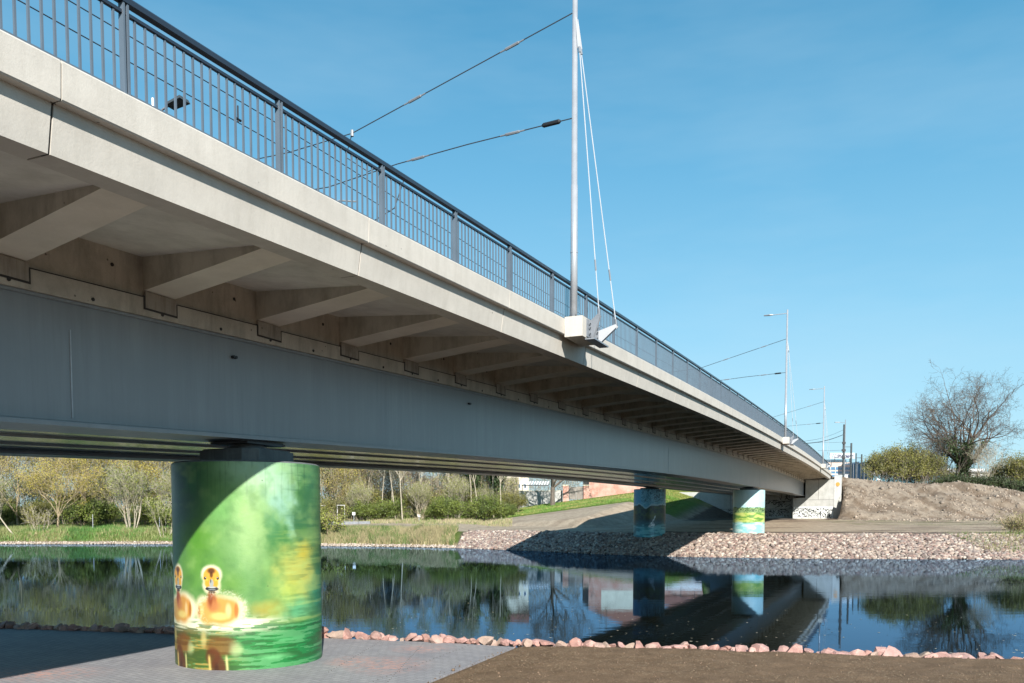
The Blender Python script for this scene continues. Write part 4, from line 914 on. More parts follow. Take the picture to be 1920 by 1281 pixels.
def grow(seed, H, spread, trunk_h, r0, nl=5, kids=(5, 4, 4, 4), up=.35, lean=0, droop=0, clump=0, lens=None):
    """returns tubes [(pts, radii)] by level and twig tips"""
    r = random.Random(seed); segs = []; tips = []
    def rec(p, d, ln, rad, lev):
        n = 4 if lev < 2 else 3; pts = [p.copy()]; q = p.copy(); dd = d.copy(); rr = [rad]
        for i in range(n):
            j = Vector((r.gauss(0, 1), r.gauss(0, 1), r.gauss(0, 1))) * (.045 if lev == 0 else .10 + .05 * lev); dd = (dd + j + Vector((0, 0, (up if lev < 3 else up * .5) * .22 - droop * lev * .06))).normalized(); q = q + dd * (ln / n); pts.append(q.copy()); rr.append(rad * (1 - .55 * (i + 1) / n))
        segs.append((lev, pts, rr))
        if lev >= nl: tips.append(q); return
        k = kids[min(lev, len(kids) - 1)]
        for i in range(k):
            f = r.uniform(.35, 1.0) if lev > 0 else r.uniform(.6, 1.0)
            if i == 0: f = 1.0
            ix = min(int(f * n), n - 1); a = pts[ix].lerp(pts[ix + 1], f * n - ix)
            side = Vector((r.gauss(0, 1), r.gauss(0, 1), r.gauss(0, .5))).normalized(); ang = r.uniform(.35, .85) * (spread if lev < 2 else 1) * (.5 if i == 0 else 1)
            nd = (dd * math.cos(ang) + (side - dd * side.dot(dd)).normalized() * math.sin(ang)).normalized()
            rec(a, nd, (lens[min(lev + 1, len(lens) - 1)] * r.uniform(.7, 1.15) if lens else ln * r.uniform(.62, .82)) * (1 if i else 1.05), max(rr[ix] * r.uniform(.45, .7), .008), lev + 1)
    st = max(1, clump)
    for c in range(st):
        a = 2 * math.pi * c / st + r.random(); base = Vector((math.cos(a) * .35, math.sin(a) * .35, -.3)) * (1 if clump else 0) + Vector((0, 0, -.3))
        d = Vector((math.cos(a) * .35 + lean, math.sin(a) * .35, 1)).normalized() if clump else Vector((lean, 0, 1)).normalized()
        rec(base, d, (lens[0] if lens else trunk_h) * r.uniform(.85, 1.15), r0 * r.uniform(.7, 1.1) if clump else r0, 0)
    zmax = max(p.z for _, ps, _ in segs for p in ps); k = H / zmax
    return [(l, [p * k for p in ps], rr) for l, ps, rr in segs], [p * k for p in tips]

def build_tree(name, label, cat, loc, seed, H, group=None, leaf='ygr', nleaf=3000, lsize=.09, lsp=.5, barkk='grey', thin=1.0, rz=0, ivy=0, sx=1.0, **kw):
    segs, tips = grow(seed, H, kw.pop('spread', 1), kw.pop('trunk_h', 3), kw.pop('r0', .16), **kw)
    t = thing(name, label, cat, loc, group); t.rotation_euler = (0, 0, rz); t.scale = (sx, sx, 1)
    big = MB(); small = MB()
    for lev, ps, rr in segs:
        rad = [max(x_ * thin, .011) for x_ in rr]
        (big if lev < 2 else small).tube(ps, rad, 7 if lev == 0 else (5 if lev == 1 else 3), cap=False)
    def mk(mbx, nm, mt):
        me = bpy.data.meshes.new(nm); me.from_pydata(mbx.v, [], mbx.f); me.materials.append(mt); me.update(); o = bpy.data.objects.new(nm, me); COL.objects.link(o); o.parent = t; return o
    mk(big, 'trunk', BK[barkk]); mk(small, 'branches', BK[barkk])
    r = np.random.default_rng(seed)
    def leaves(P, n, size, mt, nm, spd):
        P = np.array([tuple(q) for q in P]); c = P[r.integers(0, len(P), n)] + r.normal(0, spd, (n, 3)); a = r.normal(size=(n, 3)); a /= np.linalg.norm(a, axis=1)[:, None]; b = np.cross(a, r.normal(size=(n, 3))); b /= np.linalg.norm(b, axis=1)[:, None]
        s_ = size * r.uniform(.6, 1.4, (n, 1)); Vv = np.stack([c - a * s_, c + b * s_ * .6, c + a * s_, c - b * s_ * .6], 1).reshape(-1, 3); Fv = np.arange(4 * n).reshape(n, 4)
        o = np_mesh(nm, Vv, Fv, mt); o.parent = t; return o
    if nleaf: leaves([p for l, ps, _ in segs if l >= kw.get('nl', 5) - 1 for p in ps], nleaf, lsize, LM[leaf], 'foliage', lsp * .4)
    if ivy:
        P = [p for l, ps, rr in segs if l <= 1 for a, b in zip(ps, ps[1:]) for p in (a, a.lerp(b, .33), a.lerp(b, .66)) if p.z < ivy]
        leaves(P, 5000, .16, LM['ivy'], 'ivy', .42)
    return t
def gz(x, y): return float(ground_h(np.array([x]), np.array([y]))[0])
def tree_at(px, Y, **kw):          # plan position from its bearing and distance
    X = (px - 960) / 1600 * Y; return (X, Y, gz(X, Y))

TREESEED = 27
# the big bare tree on the mound
build_tree('bare_tree', 'great bare spreading tree with ivy on its trunk standing beyond the sandy mound', 'tree', tree_at(1800, 150), TREESEED, 22.0, barkk='big', leaf='brown', nleaf=1500, lsize=.08, lsp=.5,
           spread=1.25, trunk_h=5, r0=.60, nl=6, kids=(10, 5, 4, 4, 3, 2), up=.24, lens=(4.2, 8.8, 5.2, 3.0, 1.8, 1.1, .8), thin=1.3, ivy=8.0, sx=1.0)
ORD = ['first', 'second', 'third', 'fourth', 'fifth', 'sixth', 'seventh', 'eighth', 'ninth', 'tenth', 'eleventh', 'twelfth', 'thirteenth', 'fourteenth', 'fifteenth', 'sixteenth', 'seventeenth', 'eighteenth', 'nineteenth', 'twentieth']
class Kind:
    """one modelled plant; later plants of the kind are copies that share its meshes"""
    def __init__(s, name, cat, group, seeds, H, **kw): s.name, s.cat, s.group, s.seeds, s.H, s.kw = name, cat, group, seeds, H, kw; s.pro = {}; s.k = 0
    def put(s, px, Y, label, h=1.0, rz=None):
        sd = s.seeds[s.k % len(s.seeds)]; s.k += 1; loc = tree_at(px, Y)
        rz = (s.k * 2.399) % 6.283 if rz is None else rz
        if sd not in s.pro:
            o = build_tree(s.name, label, s.cat, loc, sd, s.H, s.group, rz=rz, **s.kw); o.scale = (h, h, h); s.pro[sd] = o
        else: o = copy_tree(s.pro[sd], loc, rz, (h, h, h), label)
        return o
WG = 'trees of the far wooded bank'
yellow = Kind('budding_tree', 'tree', WG, [31, 32, 33], 13, leaf='bud', nleaf=6500, lsize=.075, lsp=.8, barkk='tan', lens=(2.6, 4.6, 3.2, 2.0, 1.2, .8), trunk_h=2.6, r0=.20, nl=5, kids=(5, 4, 4, 3, 3), up=.5, spread=.95)
willow = Kind('willow_shrub', 'shrub', WG, [41, 42, 43], 9.5, leaf='ygr', nleaf=6000, lsize=.07, lsp=.6, barkk='pale', lens=(4.5, 3.2, 2.0, 1.2, .8), trunk_h=4.5, r0=.09, nl=4, kids=(4, 4, 3, 3), up=.9, clump=9)
birch = Kind('slender_tree', 'tree', WG, [51, 52, 53, 54], 13, leaf='ygr', nleaf=1100, lsize=.07, lsp=.5, barkk='pale', lens=(9.5, 2.6, 1.7, 1.0, .6), trunk_h=9.5, r0=.085, nl=4, kids=(9, 3, 3, 3), up=.8, spread=.8)
bareb = Kind('leafless_tree', 'tree', WG, [61, 62, 63], 12, leaf='brown', nleaf=2600, lsize=.07, lsp=.5, barkk='grey', lens=(3.5, 4, 2.6, 1.7, 1.1, .7), trunk_h=3.5, r0=.16, nl=5, kids=(5, 4, 4, 3, 3), up=.7, spread=.8)
bush = Kind('leafy_bush', 'bush', 'bushes of the far bank', [71, 72, 73], 3.6, leaf='green', nleaf=9000, lsize=.085, lsp=.55, barkk='dark', lens=(1.2, 1.1, .8, .5), trunk_h=1.2, r0=.04, nl=3, kids=(4, 4, 3), up=.4, clump=9)
obush = Kind('olive_bush', 'bush', 'bushes of the far bank', [75, 76], 4.6, leaf='olive', nleaf=9000, lsize=.085, lsp=.6, barkk='grey', lens=(1.6, 1.4, .9, .6), trunk_h=1.6, r0=.05, nl=3, kids=(4, 4, 3), up=.5, clump=9)
ivyt = Kind('ivy_clad_tree', 'tree', WG, [81, 82], 13, leaf='ygr', nleaf=700, lsize=.07, barkk='grey', lens=(7.5, 3, 2, 1.2, .7), trunk_h=7.5, r0=.2, nl=4, kids=(7, 4, 3, 3), up=.7, ivy=9.5)
def row(kind, spots, fmt):
    for i, sp in enumerate(spots): kind.put(sp[0], sp[1], fmt % ORD[i], *(sp[2:]))
LFT = 'left of the duckling pier'; MID = 'between the duckling pier and the far piers'
row(yellow, [(35, 112, 1.05), (108, 106, .92), (160, 116, 1.1), (235, 119, 1.0), (305, 120, 1.05)], 'yellow budding tree ' + LFT + ', %s from the left')
row(willow, [(-12, 105, .8), (60, 121, .9), (205, 118, .9), (248, 106, .95), (330, 112, .9), (-60, 108, 1)], 'pale stemmed willow shrub ' + LFT + ', %s in its row')
row(bush, [(20, 113, .9), (158, 110, 1.1), (196, 115, 1.0), (90, 118, 1.0), (315, 110, .9), (285, 117, 1.1)], 'dark green leafy bush ' + LFT + ', %s in its row')
row(obush, [(0, 117, 1.1), (75, 112, .8), (130, 119, 1.1), (180, 121, 1.2), (270, 121, 1.2)], 'olive green bush ' + LFT + ', %s in its row')
row(bareb, [(10, 124, 1.1), (90, 125, 1.1), (140, 126, 1.2), (200, 126, 1.15), (265, 126, 1.15), (320, 127, 1.15), (-50, 120, 1.1)], 'greyish leafless tree in the wood ' + LFT + ', %s in its row')
row(birch, [(742, 121, 1.0), (737, 124, .95), (755, 119, 1.1), (716, 122, 1.0), (782, 125, 1.0), (840, 124, 1.05), (852, 127, 1), (885, 122, 1.15), (897, 121, 1.0), (926, 124, 1.1), (940, 118, 1.0), (690, 126, 1.0), (677, 128, .9), (820, 128, .9), (730, 129, .9), (870, 129, .9)], 'slender pale trunked tree ' + MID + ', %s planted')
row(bareb, [(640, 130, 1), (668, 127, .9), (705, 132, .9), (765, 130, .8), (800, 133, .85), (860, 133, .8), (915, 131, .75)], 'leafless tree ' + MID + ', %s from the left')
row(yellow, [(625, 124, .9), (650, 134, .85), (660, 122, .62)], 'yellow budding tree right beside the duckling pier, %s from the left')
row(willow, [(672, 119, .62), (858, 123, .72), (790, 124, .62), (905, 122, .55)], 'pale stemmed willow shrub ' + MID + ', %s in its row')
row(bush, [(684, 119, .85), (708, 121, .6), (734, 121, .95), (812, 119, .65), (838, 118, .95), (880, 118, .6), (904, 117.5, 1.05), (926, 118, .8), (640, 124, .7), (955, 121, .5)], 'fresh green bush along the path, %s from the left')
row(obush, [(620, 118, .8), (655, 128, 1), (695, 129, 1.1), (750, 128, 1), (795, 128, 1), (840, 128, 1), (880, 127, .95), (943, 124, .8), (966, 127, .7)], 'olive bush behind the path, %s from the left')
row(ivyt, [(617, 126, 1.0), (892, 126, 1.0), (932, 127, 1.0)], 'dark ivy covered trunk among the thin trees, %s from the left')
# isolated saplings by the water
build_tree('sapling', 'small bare forked sapling on the grassy strip at the water', 'tree', tree_at(795, 92), 91, 3.2, nleaf=0, barkk='tan', lens=(.9, .8, .6, .4), trunk_h=1, r0=.05, nl=3, kids=(4, 3, 3), up=.4)
build_tree('sapling', 'crooked dark bare sapling on the grassy strip beside the painted pier', 'tree', tree_at(637, 96), 92, 3.4, nleaf=0, barkk='dark', lens=(1.4, .8, .5, .4), trunk_h=1, r0=.05, nl=3, kids=(3, 3, 3), lean=.25)
build_tree('leaning_tree', 'pale leaning tree bowing over the water at the left edge', 'tree', tree_at(28, 101.5), 93, 6.5, nleaf=900, leaf='olive', barkk='pale', lens=(5, 2, 1.3, .8), trunk_h=4, r0=.10, nl=3, kids=(5, 3, 3), lean=-.9)
build_tree('shrub', 'pale bare shrub fanning out on the grass bank left of the pier', 'shrub', tree_at(75, 103), 94, 3.4, nleaf=500, leaf='olive', barkk='pale', lens=(1.6, 1, .6), trunk_h=1, r0=.04, nl=2, kids=(4, 4), clump=9)
build_tree('shrub', 'thin willow stems rising at the bank just left of the duckling pier', 'shrub', tree_at(312, 101.5), 95, 5.5, nleaf=900, leaf='ygr', barkk='pale', lens=(3, 1.5, .9), trunk_h=1, r0=.05, nl=2, kids=(5, 4), clump=6)
build_tree('shrub', 'light green shrub touching the right side of the duckling pier', 'shrub', tree_at(606, 94), 96, 4.2, nleaf=3500, leaf='ygr', barkk='tan', lens=(1.6, 1.2, .8), trunk_h=1, r0=.04, nl=3, kids=(4, 4, 3), clump=6)
build_tree('shrub', 'dry grey green shrub at the right end of the rubble slope', 'shrub', tree_at(1912, 73), 97, 1.9, nleaf=3000, leaf='olive', lsize=.05, barkk='tan', lens=(.8, .5, .4), trunk_h=1, r0=.02, nl=3, kids=(4, 4, 3), clump=10)
# tall tree whose crown shows in the river
build_tree('tall_tree', 'thick trunked bare tree beside the brick gate, its crown mirrored in the river', 'tree', tree_at(1036, 132), 98, 15.0, barkk='dark', leaf='brown', nleaf=5000, lens=(4.4, 5, 3.4, 2.2, 1.3, .8), trunk_h=4, r0=.42, nl=5, kids=(7, 5, 4, 4, 3), up=.25, spread=1.25)

# trees round the big bare tree
RG = 'trees along the top of the sandy mound'
edge = Kind('leafy_tree', 'tree', RG, [101, 102, 103], 7.6, leaf='olive', nleaf=10000, lsize=.10, lsp=.75, barkk='grey', lens=(2.4, 2.2, 1.6, 1.0, .7), trunk_h=2, r0=.10, nl=4, kids=(5, 4, 3, 3), up=.45, clump=4)
for i, sp in enumerate([(1648, 146, .86), (1668, 150, .98), (1688, 146, 1.03), (1708, 150, 1.06), (1724, 147, .98), (1740, 152, .9)]):
    edge.put(sp[0], sp[1], 'olive green leafy tree at the mound top, %s from the left' % ORD[i], sp[2])
dk = Kind('leafless_tree', 'tree', RG, [111, 112], 11, leaf='brown', nleaf=700, lsize=.07, barkk='dark', lens=(3.2, 3.2, 2.2, 1.5, .9), trunk_h=3, r0=.12, nl=4, kids=(4, 4, 3, 3), up=.8, spread=.7, clump=3)
for i, sp in enumerate([(1746, 148, .95), (1762, 151, 1.05), (1778, 149, .95), (1818, 152, .8)]):
    dk.put(sp[0], sp[1], 'dark thin bare tree near the great tree, %s from the left' % ORD[i], sp[2])
dk2 = Kind('leafless_tree', 'tree', RG, [115], 10, leaf='brown', nleaf=400, lsize=.07, barkk='pale', lens=(3.6, 3.2, 2.2, 1.5, .9), trunk_h=3, r0=.11, nl=4, kids=(4, 4, 3, 3), up=.7, spread=.8, clump=4, lean=.15)
dk2.put(1846, 147, 'pale multi stemmed bare tree right of the great tree', 1.0)
for i, sp in enumerate([(1893, 150, .95), (1915, 146, 1.05), (1935, 150, 1.1)]):
    edge.put(sp[0], sp[1], 'olive leafy tree at the right picture edge, %s from the left' % ORD[i], sp[2])
shr = Kind('low_shrub', 'shrub', 'shrubs at the foot of the mound top trees', [121, 122], 2.2, leaf='dgreen', nleaf=3500, lsize=.09, lsp=.5, barkk='dark', lens=(.9, .8, .6), trunk_h=1, r0=.04, nl=3, kids=(4, 4, 3), clump=8)
for i, sp in enumerate([(1757, 143, .8), (1778, 143, 1.0), (1795, 143, 1.0), (1812, 143, .9), (1836, 142, 1.1), (1858, 141, 1.2), (1880, 140, 1.2), (1902, 139, 1.2), (1922, 138, 1.2)]):
    shr.put(sp[0], sp[1], 'low dark green shrub on the mound top, %s from the left' % ORD[i], sp[2])

# the dense wood behind, one mass of twigs and leaves
def wood(name, label, n, xr, yr, hfun, seed, cols):
    r = np.random.default_rng(seed); X = r.uniform(*xr, n); Y = r.uniform(*yr, n); G = ground_h(X, Y); Hh = hfun(X) * (0.62 + .6 * vnoise(X, Y, .22, 3)); Z = G + Hh * r.random(n) ** .8
    c = np.stack([X, Y, Z], 1); a = r.normal(size=(n, 3)); a /= np.linalg.norm(a, axis=1)[:, None]; b = np.cross(a, r.normal(size=(n, 3))); b /= np.linalg.norm(b, axis=1)[:, None]
    tw = r.random(n) < .35; a[tw] = a[tw] * .3 + np.array([0, 0, 1]); la = np.where(tw, r.uniform(.5, 1.3, n), r.uniform(.06, .14, n))[:, None]; lb = np.where(tw, .016, r.uniform(.04, .09, n))[:, None]
    Vv = np.stack([c - a * la, c + b * lb, c + a * la, c - b * lb], 1).reshape(-1, 3); Fv = np.arange(4 * n).reshape(n, 4)
    o = np_mesh(name, Vv, Fv, M['veg']); k = vnoise(X, Z + Y, .35, 3); ci = np.clip((k - .25) * 2 * len(cols) + r.normal(0, .8, n), 0, len(cols) - 1).astype(int); cc = np.array(cols)[ci]; cc[tw] = np.array([(.30, .26, .19)]) * r.uniform(.6, 1.3, (tw.sum(), 1)); cc = cc * r.uniform(.7, 1.25, (n, 1))
    set_cols(o, np.repeat(cc, 4, 0)); tag(o, label, 'wood', kind='stuff'); return o
m, t, p = nodes('vegetation'); ca_ = N(t, 'ShaderNodeVertexColor', layer_name='paint'); t.links.new(ca_.outputs[0], p.inputs['Base Color']); p.inputs['Roughness'].default_value = .7; M['veg'] = m
WC = [(.20, .15, .09), (.26, .24, .09), (.17, .19, .05), (.30, .28, .10), (.12, .15, .04), (.24, .19, .12)]
wood('woodland', 'dense spring thicket of twigs and buds closing the far bank', 90000, (-95, -21), (119, 134), lambda X: np.interp(X, [-95, -34, -21], [13, 12, 7.5]), 5, WC)
wood('thicket', 'low brushwood between the thin trees behind the path', 42000, (-24, 1), (126, 136), lambda X: np.interp(X, [-24, -10, 1], [8, 7, 5.5]), 6, WC)
wood('far_trees', 'brownish far tree belt behind the white house and the carport', 24000, (-14, 14), (172, 182), lambda X: 10 + 0 * X, 19, [(.14, .10, .07), (.20, .16, .10), (.12, .12, .05), (.24, .19, .13)])
wood('hedge', 'rough brushwood behind the trees at the mound top', 22000, (67, 104), (150, 158), lambda X: 3.8 + 0 * X, 9, [(.08, .10, .03), (.13, .14, .04), (.18, .15, .08), (.10, .09, .05)])

# grass and reeds on the left bank
def blades(name, label, cat, n, xr, dr, hr, seed, cols, w=.02, dens=None):
    r = np.random.default_rng(seed); X = r.uniform(*xr, n); D = r.uniform(*dr, n); Y = yshore(X) + D; k = np.ones(n, bool) if dens is None else dens(X, Y, D, r); X, Y = X[k], Y[k]; n = len(X); Z = ground_h(X, Y) - .03
    h = r.uniform(*hr, n) * (.5 + vnoise(X, Y, .6, 3)); a = r.uniform(0, 6.28, n); ww = w * r.uniform(.6, 1.6, n); tl = h * r.uniform(.1, .5, n); ta = r.uniform(0, 6.28, n)
    P0 = np.stack([X - np.cos(a) * ww, Y - np.sin(a) * ww, Z], 1); P1 = np.stack([X + np.cos(a) * ww, Y + np.sin(a) * ww, Z], 1); P2 = np.stack([X + np.cos(ta) * tl, Y + np.sin(ta) * tl, Z + h], 1)
    o = np_mesh(name, np.stack([P0, P1, P2], 1).reshape(-1, 3), np.arange(3 * n).reshape(n, 3), M['veg']); kk = vnoise(X, Y, .35, 3); ci = np.clip((kk - .3) * 2.5 * len(cols) + r.normal(0, .7, n), 0, len(cols) - 1).astype(int)
    set_cols(o, np.repeat(np.array(cols)[ci] * r.uniform(.7, 1.3, (n, 1)), 3, 0)); tag(o, label, cat, kind='stuff'); return o
GR = [(.07, .16, .03), (.10, .20, .04), (.13, .21, .05), (.30, .27, .13), (.12, .20, .04), (.20, .22, .08)]
blades('bank_grass', 'green and straw coloured grass tufts on the left river bank', 'grass', 60000, (-80, -22), (1.0, 14), (.15, .6), 12, GR, .03)
blades('reeds', 'knee high green and dry growth on the bank strip below the path', 'grass', 60000, (-25, -6), (.9, 8.3), (.25, .85), 13, [(.30, .26, .14), (.10, .17, .04), (.24, .22, .10), (.38, .32, .18), (.12, .18, .05), (.09, .15, .03)], .03, lambda X, Y, D, r: X < -5.0 + (D - 3) * .12)
blades('slope_grass', 'short bright green grass covering the embankment left of the bridge', 'grass', 50000, (-2, 34), (33, 66), (.08, .26), 14, [(.12, .22, .03), (.10, .19, .03), (.16, .24, .05), (.24, .24, .07)], .035, lambda X, Y, D, r: (Ls(X, Y)[1] > 110 + (Ls(X, Y)[0] - 38) * -.12) & (Ls(X, Y)[0] > 27) & (Y < 140))
blades('path_grass', 'scattered weeds and dry grass along the path edge', 'grass', 9000, (-24, 0), (22, 32), (.1, .5), 15, [(.30, .26, .14), (.14, .20, .05), (.34, .29, .17)], .03)
blades('weed_strip', 'thin green weeds at the right end of the far bank', 'grass', 8000, (36, 48), (1.5, 9), (.1, .5), 16, [(.10, .17, .03), (.26, .24, .11)], .02)

# ------------------------------------------------------------------ things behind the bridge
def X_(px, Y): return (px - 960) / 1600 * Y
def Z_(py, Y): v = (1062.0 - py) / 1600; return HC + Y * (v * .99839 - .05677) / (.99839 + .05677 * v)
def brickmat(name, c1, c2, mo, sc=1.0):
    m, t, p = nodes(name); g = N(t, 'ShaderNodeNewGeometry'); mp = N(t, 'ShaderNodeMapping'); mp.inputs['Rotation'].default_value = (R(90), 0, 0); t.links.new(g.outputs['Position'], mp.inputs['Vector'])
    b = N(t, 'ShaderNodeTexBrick'); b.inputs['Scale'].default_value = sc; b.inputs['Brick Width'].default_value = .5; b.inputs['Row Height'].default_value = .16; b.inputs['Mortar Size'].default_value = .018
    b.inputs['Color1'].default_value = (*c1, 1); b.inputs['Color2'].default_value = (*c2, 1); b.inputs['Mortar'].default_value = (*mo, 1); t.links.new(mp.outputs[0], b.inputs['Vector'])
    c = mix(t, noise_fac(t, .7, 5, .7, lo=.4, hi=.62), b.outputs[0], (.50, .34, .28)); t.links.new(c, p.inputs['Base Color']); p.inputs['Roughness'].default_value = .9; return m
M['brick'] = brickmat('red_brick', (.44, .17, .11), (.36, .13, .09), (.48, .38, .33))
M['plaster'] = plain('cream_plaster', (.62, .57, .45), .9, 0, .1, 1); M['white'] = plain('white_paint', (.75, .75, .74), .6, 0, .05)
M['glass'] = plain('window_glass', (.05, .09, .13), .1, 0, .2, 1); M['roof'] = plain('roof_tile', (.30, .13, .09), .8, 0, .2, 4); M['wood'] = concrete('grey_boards', (.30, .27, .24), (.16, .14, .12), .8, False, .2, 9)
def bxo(name, mat, parent, x0, x1, y0, y1, z0, z1):
    mb = MB(); mb.box(((x0 + x1) / 2, (y0 + y1) / 2, (z0 + z1) / 2), (x1 - x0, y1 - y0, z1 - z0)); return mb.build(name, mat, parent)
Y0 = 141
b = thing('brick_building', 'tall red brick building with a cream gable panel beyond the grassy embankment', 'building', (22, Y0 + 6, 6))
bxo('wall', M['brick'], b, X_(1104, Y0), 24.5, Y0, Y0 + 12, 4, 12.2)
mb = MB(); xa, xb = X_(1104, Y0), 24.5; xm = (xa + xb) / 2; mb.add([(xa, Y0 + .01, 12.2), (xb, Y0 + .01, 12.2), (xm, Y0 + .01, 14.6), (xa, Y0 + 12, 12.2), (xb, Y0 + 12, 12.2), (xm, Y0 + 12, 14.6)], [(0, 1, 2), (5, 4, 3), (0, 2, 5, 3), (2, 1, 4, 5)]); mb.build('roof', M['roof'], b)
bxo('gable_panel', M['plaster'], b, X_(1128, Y0), X_(1212, Y0), Y0 - .04, Y0 + .1, 9.0, 12.4)
b = thing('brick_building', 'lower red and white building right of the tall brick one, behind the far pier', 'building', (30, Y0 + 12, 7))
bxo('wall', M['brick'], b, 25.5, 36, Y0 + 8, Y0 + 18, 5, 10.6); bxo('plaster_band', M['white'], b, 25.5, 36, Y0 + 7.95, Y0 + 8.3, 8.7, 9.5)
mb = MB(); mb.hexa([(25.2, Y0 + 7.6, 10.6), (36.3, Y0 + 7.6, 10.6), (36.3, Y0 + 18.4, 10.6), (25.2, Y0 + 18.4, 10.6), (25.2, Y0 + 12.9, 13.0), (36.3, Y0 + 12.9, 13.0), (36.3, Y0 + 13.1, 13.0), (25.2, Y0 + 13.1, 13.0)]); mb.build('roof', M['roof'], b)
for x_ in (26.5, 28.8, 31.1, 33.4):
    w_ = bxo('window', M['white'], b, x_, x_ + 1.1, Y0 + 7.9, Y0 + 8.2, 6.7, 8.3); bxo('pane', M['glass'], w_, x_ + .1, x_ + 1.0, Y0 + 7.86, Y0 + 8.15, 6.8, 8.2)
# gate
g = thing('wooden_gate', 'grey wooden double gate hung between two brick pillars', 'gate', (X_(1080, 139), 139, 6))
Yg = 139; za, zb = Z_(936, Yg), Z_(913, Yg)
for a_, b_ in ((1066.5, 1079.4), (1079.8, 1092.5)): bxo('gate_leaf', M['wood'], g, X_(a_, Yg), X_(b_, Yg), Yg, Yg + .08, za, zb)
for a_ in (1066.5, 1092.0): bxo('gate_frame', M['bear'], g, X_(a_, Yg), X_(a_ + .8, Yg), Yg - .05, Yg + .1, za, zb + .1)
for nm, a_, b_, lab in (('brick_pillar', 1055, 1066, 'red brick gate pillar left of the wooden gate'), ('brick_pillar', 1093.5, 1104, 'red brick gate pillar right of the wooden gate')):
    q = thing(nm, lab, 'gate pillar', (X_(a_, Yg), Yg, 6), 'gate pillars'); bxo('shaft', M['brick'], q, X_(a_, Yg), X_(b_, Yg), Yg - .3, Yg + .4, za - 1, Z_(911, Yg)); bxo('cap', M['plaster'], q, X_(a_ - .7, Yg), X_(b_ + .7, Yg), Yg - .38, Yg + .48, Z_(911, Yg), Z_(909.4, Yg))
t = thing('garden_wall', 'low pale stone wall left of the brick gate', 'wall', (X_(1020, 140), 140, 5)); bxo('wall', M['abut'], t, X_(962, 140), X_(1054, 140), 140, 140.3, 3.5, Z_(921, 140)); bxo('coping', M['plaster'], t, X_(961.5, 140), X_(1054, 140), 139.95, 140.35, Z_(921, 140), Z_(920, 140))
# white house
b = thing('white_house', 'cream white house with small windows behind the carport', 'house', (X_(960, 160), 165, 6)); Yh = 160
bxo('wall', M['plaster'], b, X_(935, Yh), X_(991, Yh), Yh, Yh + 9, 4, 15); mb = MB(); xa, xb = X_(933, Yh), X_(993, Yh)
mb.hexa([(xa, Yh - .4, 15), (xb, Yh - .4, 15), (xb, Yh + 9.4, 15), (xa, Yh + 9.4, 15), (xa, Yh + 4.4, 17), (xb, Yh + 4.4, 17), (xb, Yh + 4.6, 17), (xa, Yh + 4.6, 17)]); mb.build('roof', M['roof'], b)
for px_ in (944, 957, 971, 982):
    for py_ in (884, 893 + 14):
        w_ = bxo('window', M['white'], b, X_(px_, Yh), X_(px_ + 5, Yh), Yh - .05, Yh + .1, Z_(py_ + 9, Yh), Z_(py_, Yh)); bxo('pane', M['glass'], w_, X_(px_ + .8, Yh), X_(px_ + 4.2, Yh), Yh - .08, Yh + .05, Z_(py_ + 8.2, Yh), Z_(py_ + .8, Yh))
# carport with slanted white roof panels
t = thing('carport', 'open carport with a row of white slanted roof panels', 'carport', (X_(1005, 150), 150, 6)); Yc = 150
for px_ in (979, 1003, 1027):
    bxo('post', M['bear'], t, X_(px_, Yc), X_(px_ + 1, Yc), Yc, Yc + .12, 5, Z_(910, Yc))
bxo('beam', M['bear'], t, X_(978, Yc), X_(1029, Yc), Yc - .05, Yc + .2, Z_(911, Yc), Z_(909, Yc))
for i in range(10):
    a_ = X_(980 + i * 4.9, Yc); mb = MB(); z0, z1 = Z_(909, Yc), Z_(902, Yc); mb.hexa([(a_, Yc, z0), (a_ + .24, Yc, z0), (a_ + .24, Yc + .1, z0), (a_, Yc + .1, z0), (a_ + .35, Yc + 1.5, z1), (a_ + .6, Yc + 1.5, z1), (a_ + .6, Yc + 1.6, z1), (a_ + .35, Yc + 1.6, z1)]); mb.build('roof_panel', M['white'], t)
def car(name, label, cat, cx, cy, zb, col, ln=4.2, grp='vehicles parked behind the garden wall', van=False):
    t = thing(name, label, cat, (cx, cy, zb), grp); h = 1.45 if not van else 2.1; w = 1.7
    prof = [(-.5, .25), (-.5, .75), (-.44, .85), (-.34, .9), (-.2, h / 1.0), (.2, h), (.36, .95), (.48, .85), (.5, .3)] if not van else [(-.5, .25), (-.5, h), (.22, h), (.34, 1.5), (.48, 1.15), (.5, .3)]
    mb = MB(); k = len(prof); vs = [(cx + a * ln, cy - w / 2, zb + z_) for a, z_ in prof] + [(cx + a * ln, cy + w / 2, zb + z_) for a, z_ in prof]
    mb.add(vs, [tuple(reversed(range(k))), tuple(range(k, 2 * k))] + [(i, (i + 1) % k, (i + 1) % k + k, i + k) for i in range(k)]); mb.build('body', plain(name + '_paint', col, .25, 0, .05), t)
    mb = MB(); q = [(-.30, .95), (-.19, h - .1), (.18, h - .1), (.31, .97)] if not van else [(.20, 1.3), (.20, 1.95), (.24, 1.95), (.36, 1.35)]
    mb.add([(cx + a * ln, cy - w / 2 - .01, zb + z_) for a, z_ in q], [(3, 2, 1, 0)]); mb.build('side_window', M['glass'], t)
    for a in (-.3, .32):
        for s_ in (-1, 1):
            mb = MB(); mb.tube([(cx + a * ln, cy + s_ * (w / 2 - .16), zb + .32), (cx + a * ln, cy + s_ * (w / 2 + .02), zb + .32)], .32, 16); wh = mb.build('wheel', M['black'], t)
            mb = MB(); mb.tube([(cx + a * ln, cy + s_ * (w / 2 + .02), zb + .32), (cx + a * ln, cy + s_ * (w / 2 + .035), zb + .32)], .18, 12); r_o = mb.build('rim', M['stay'], wh)
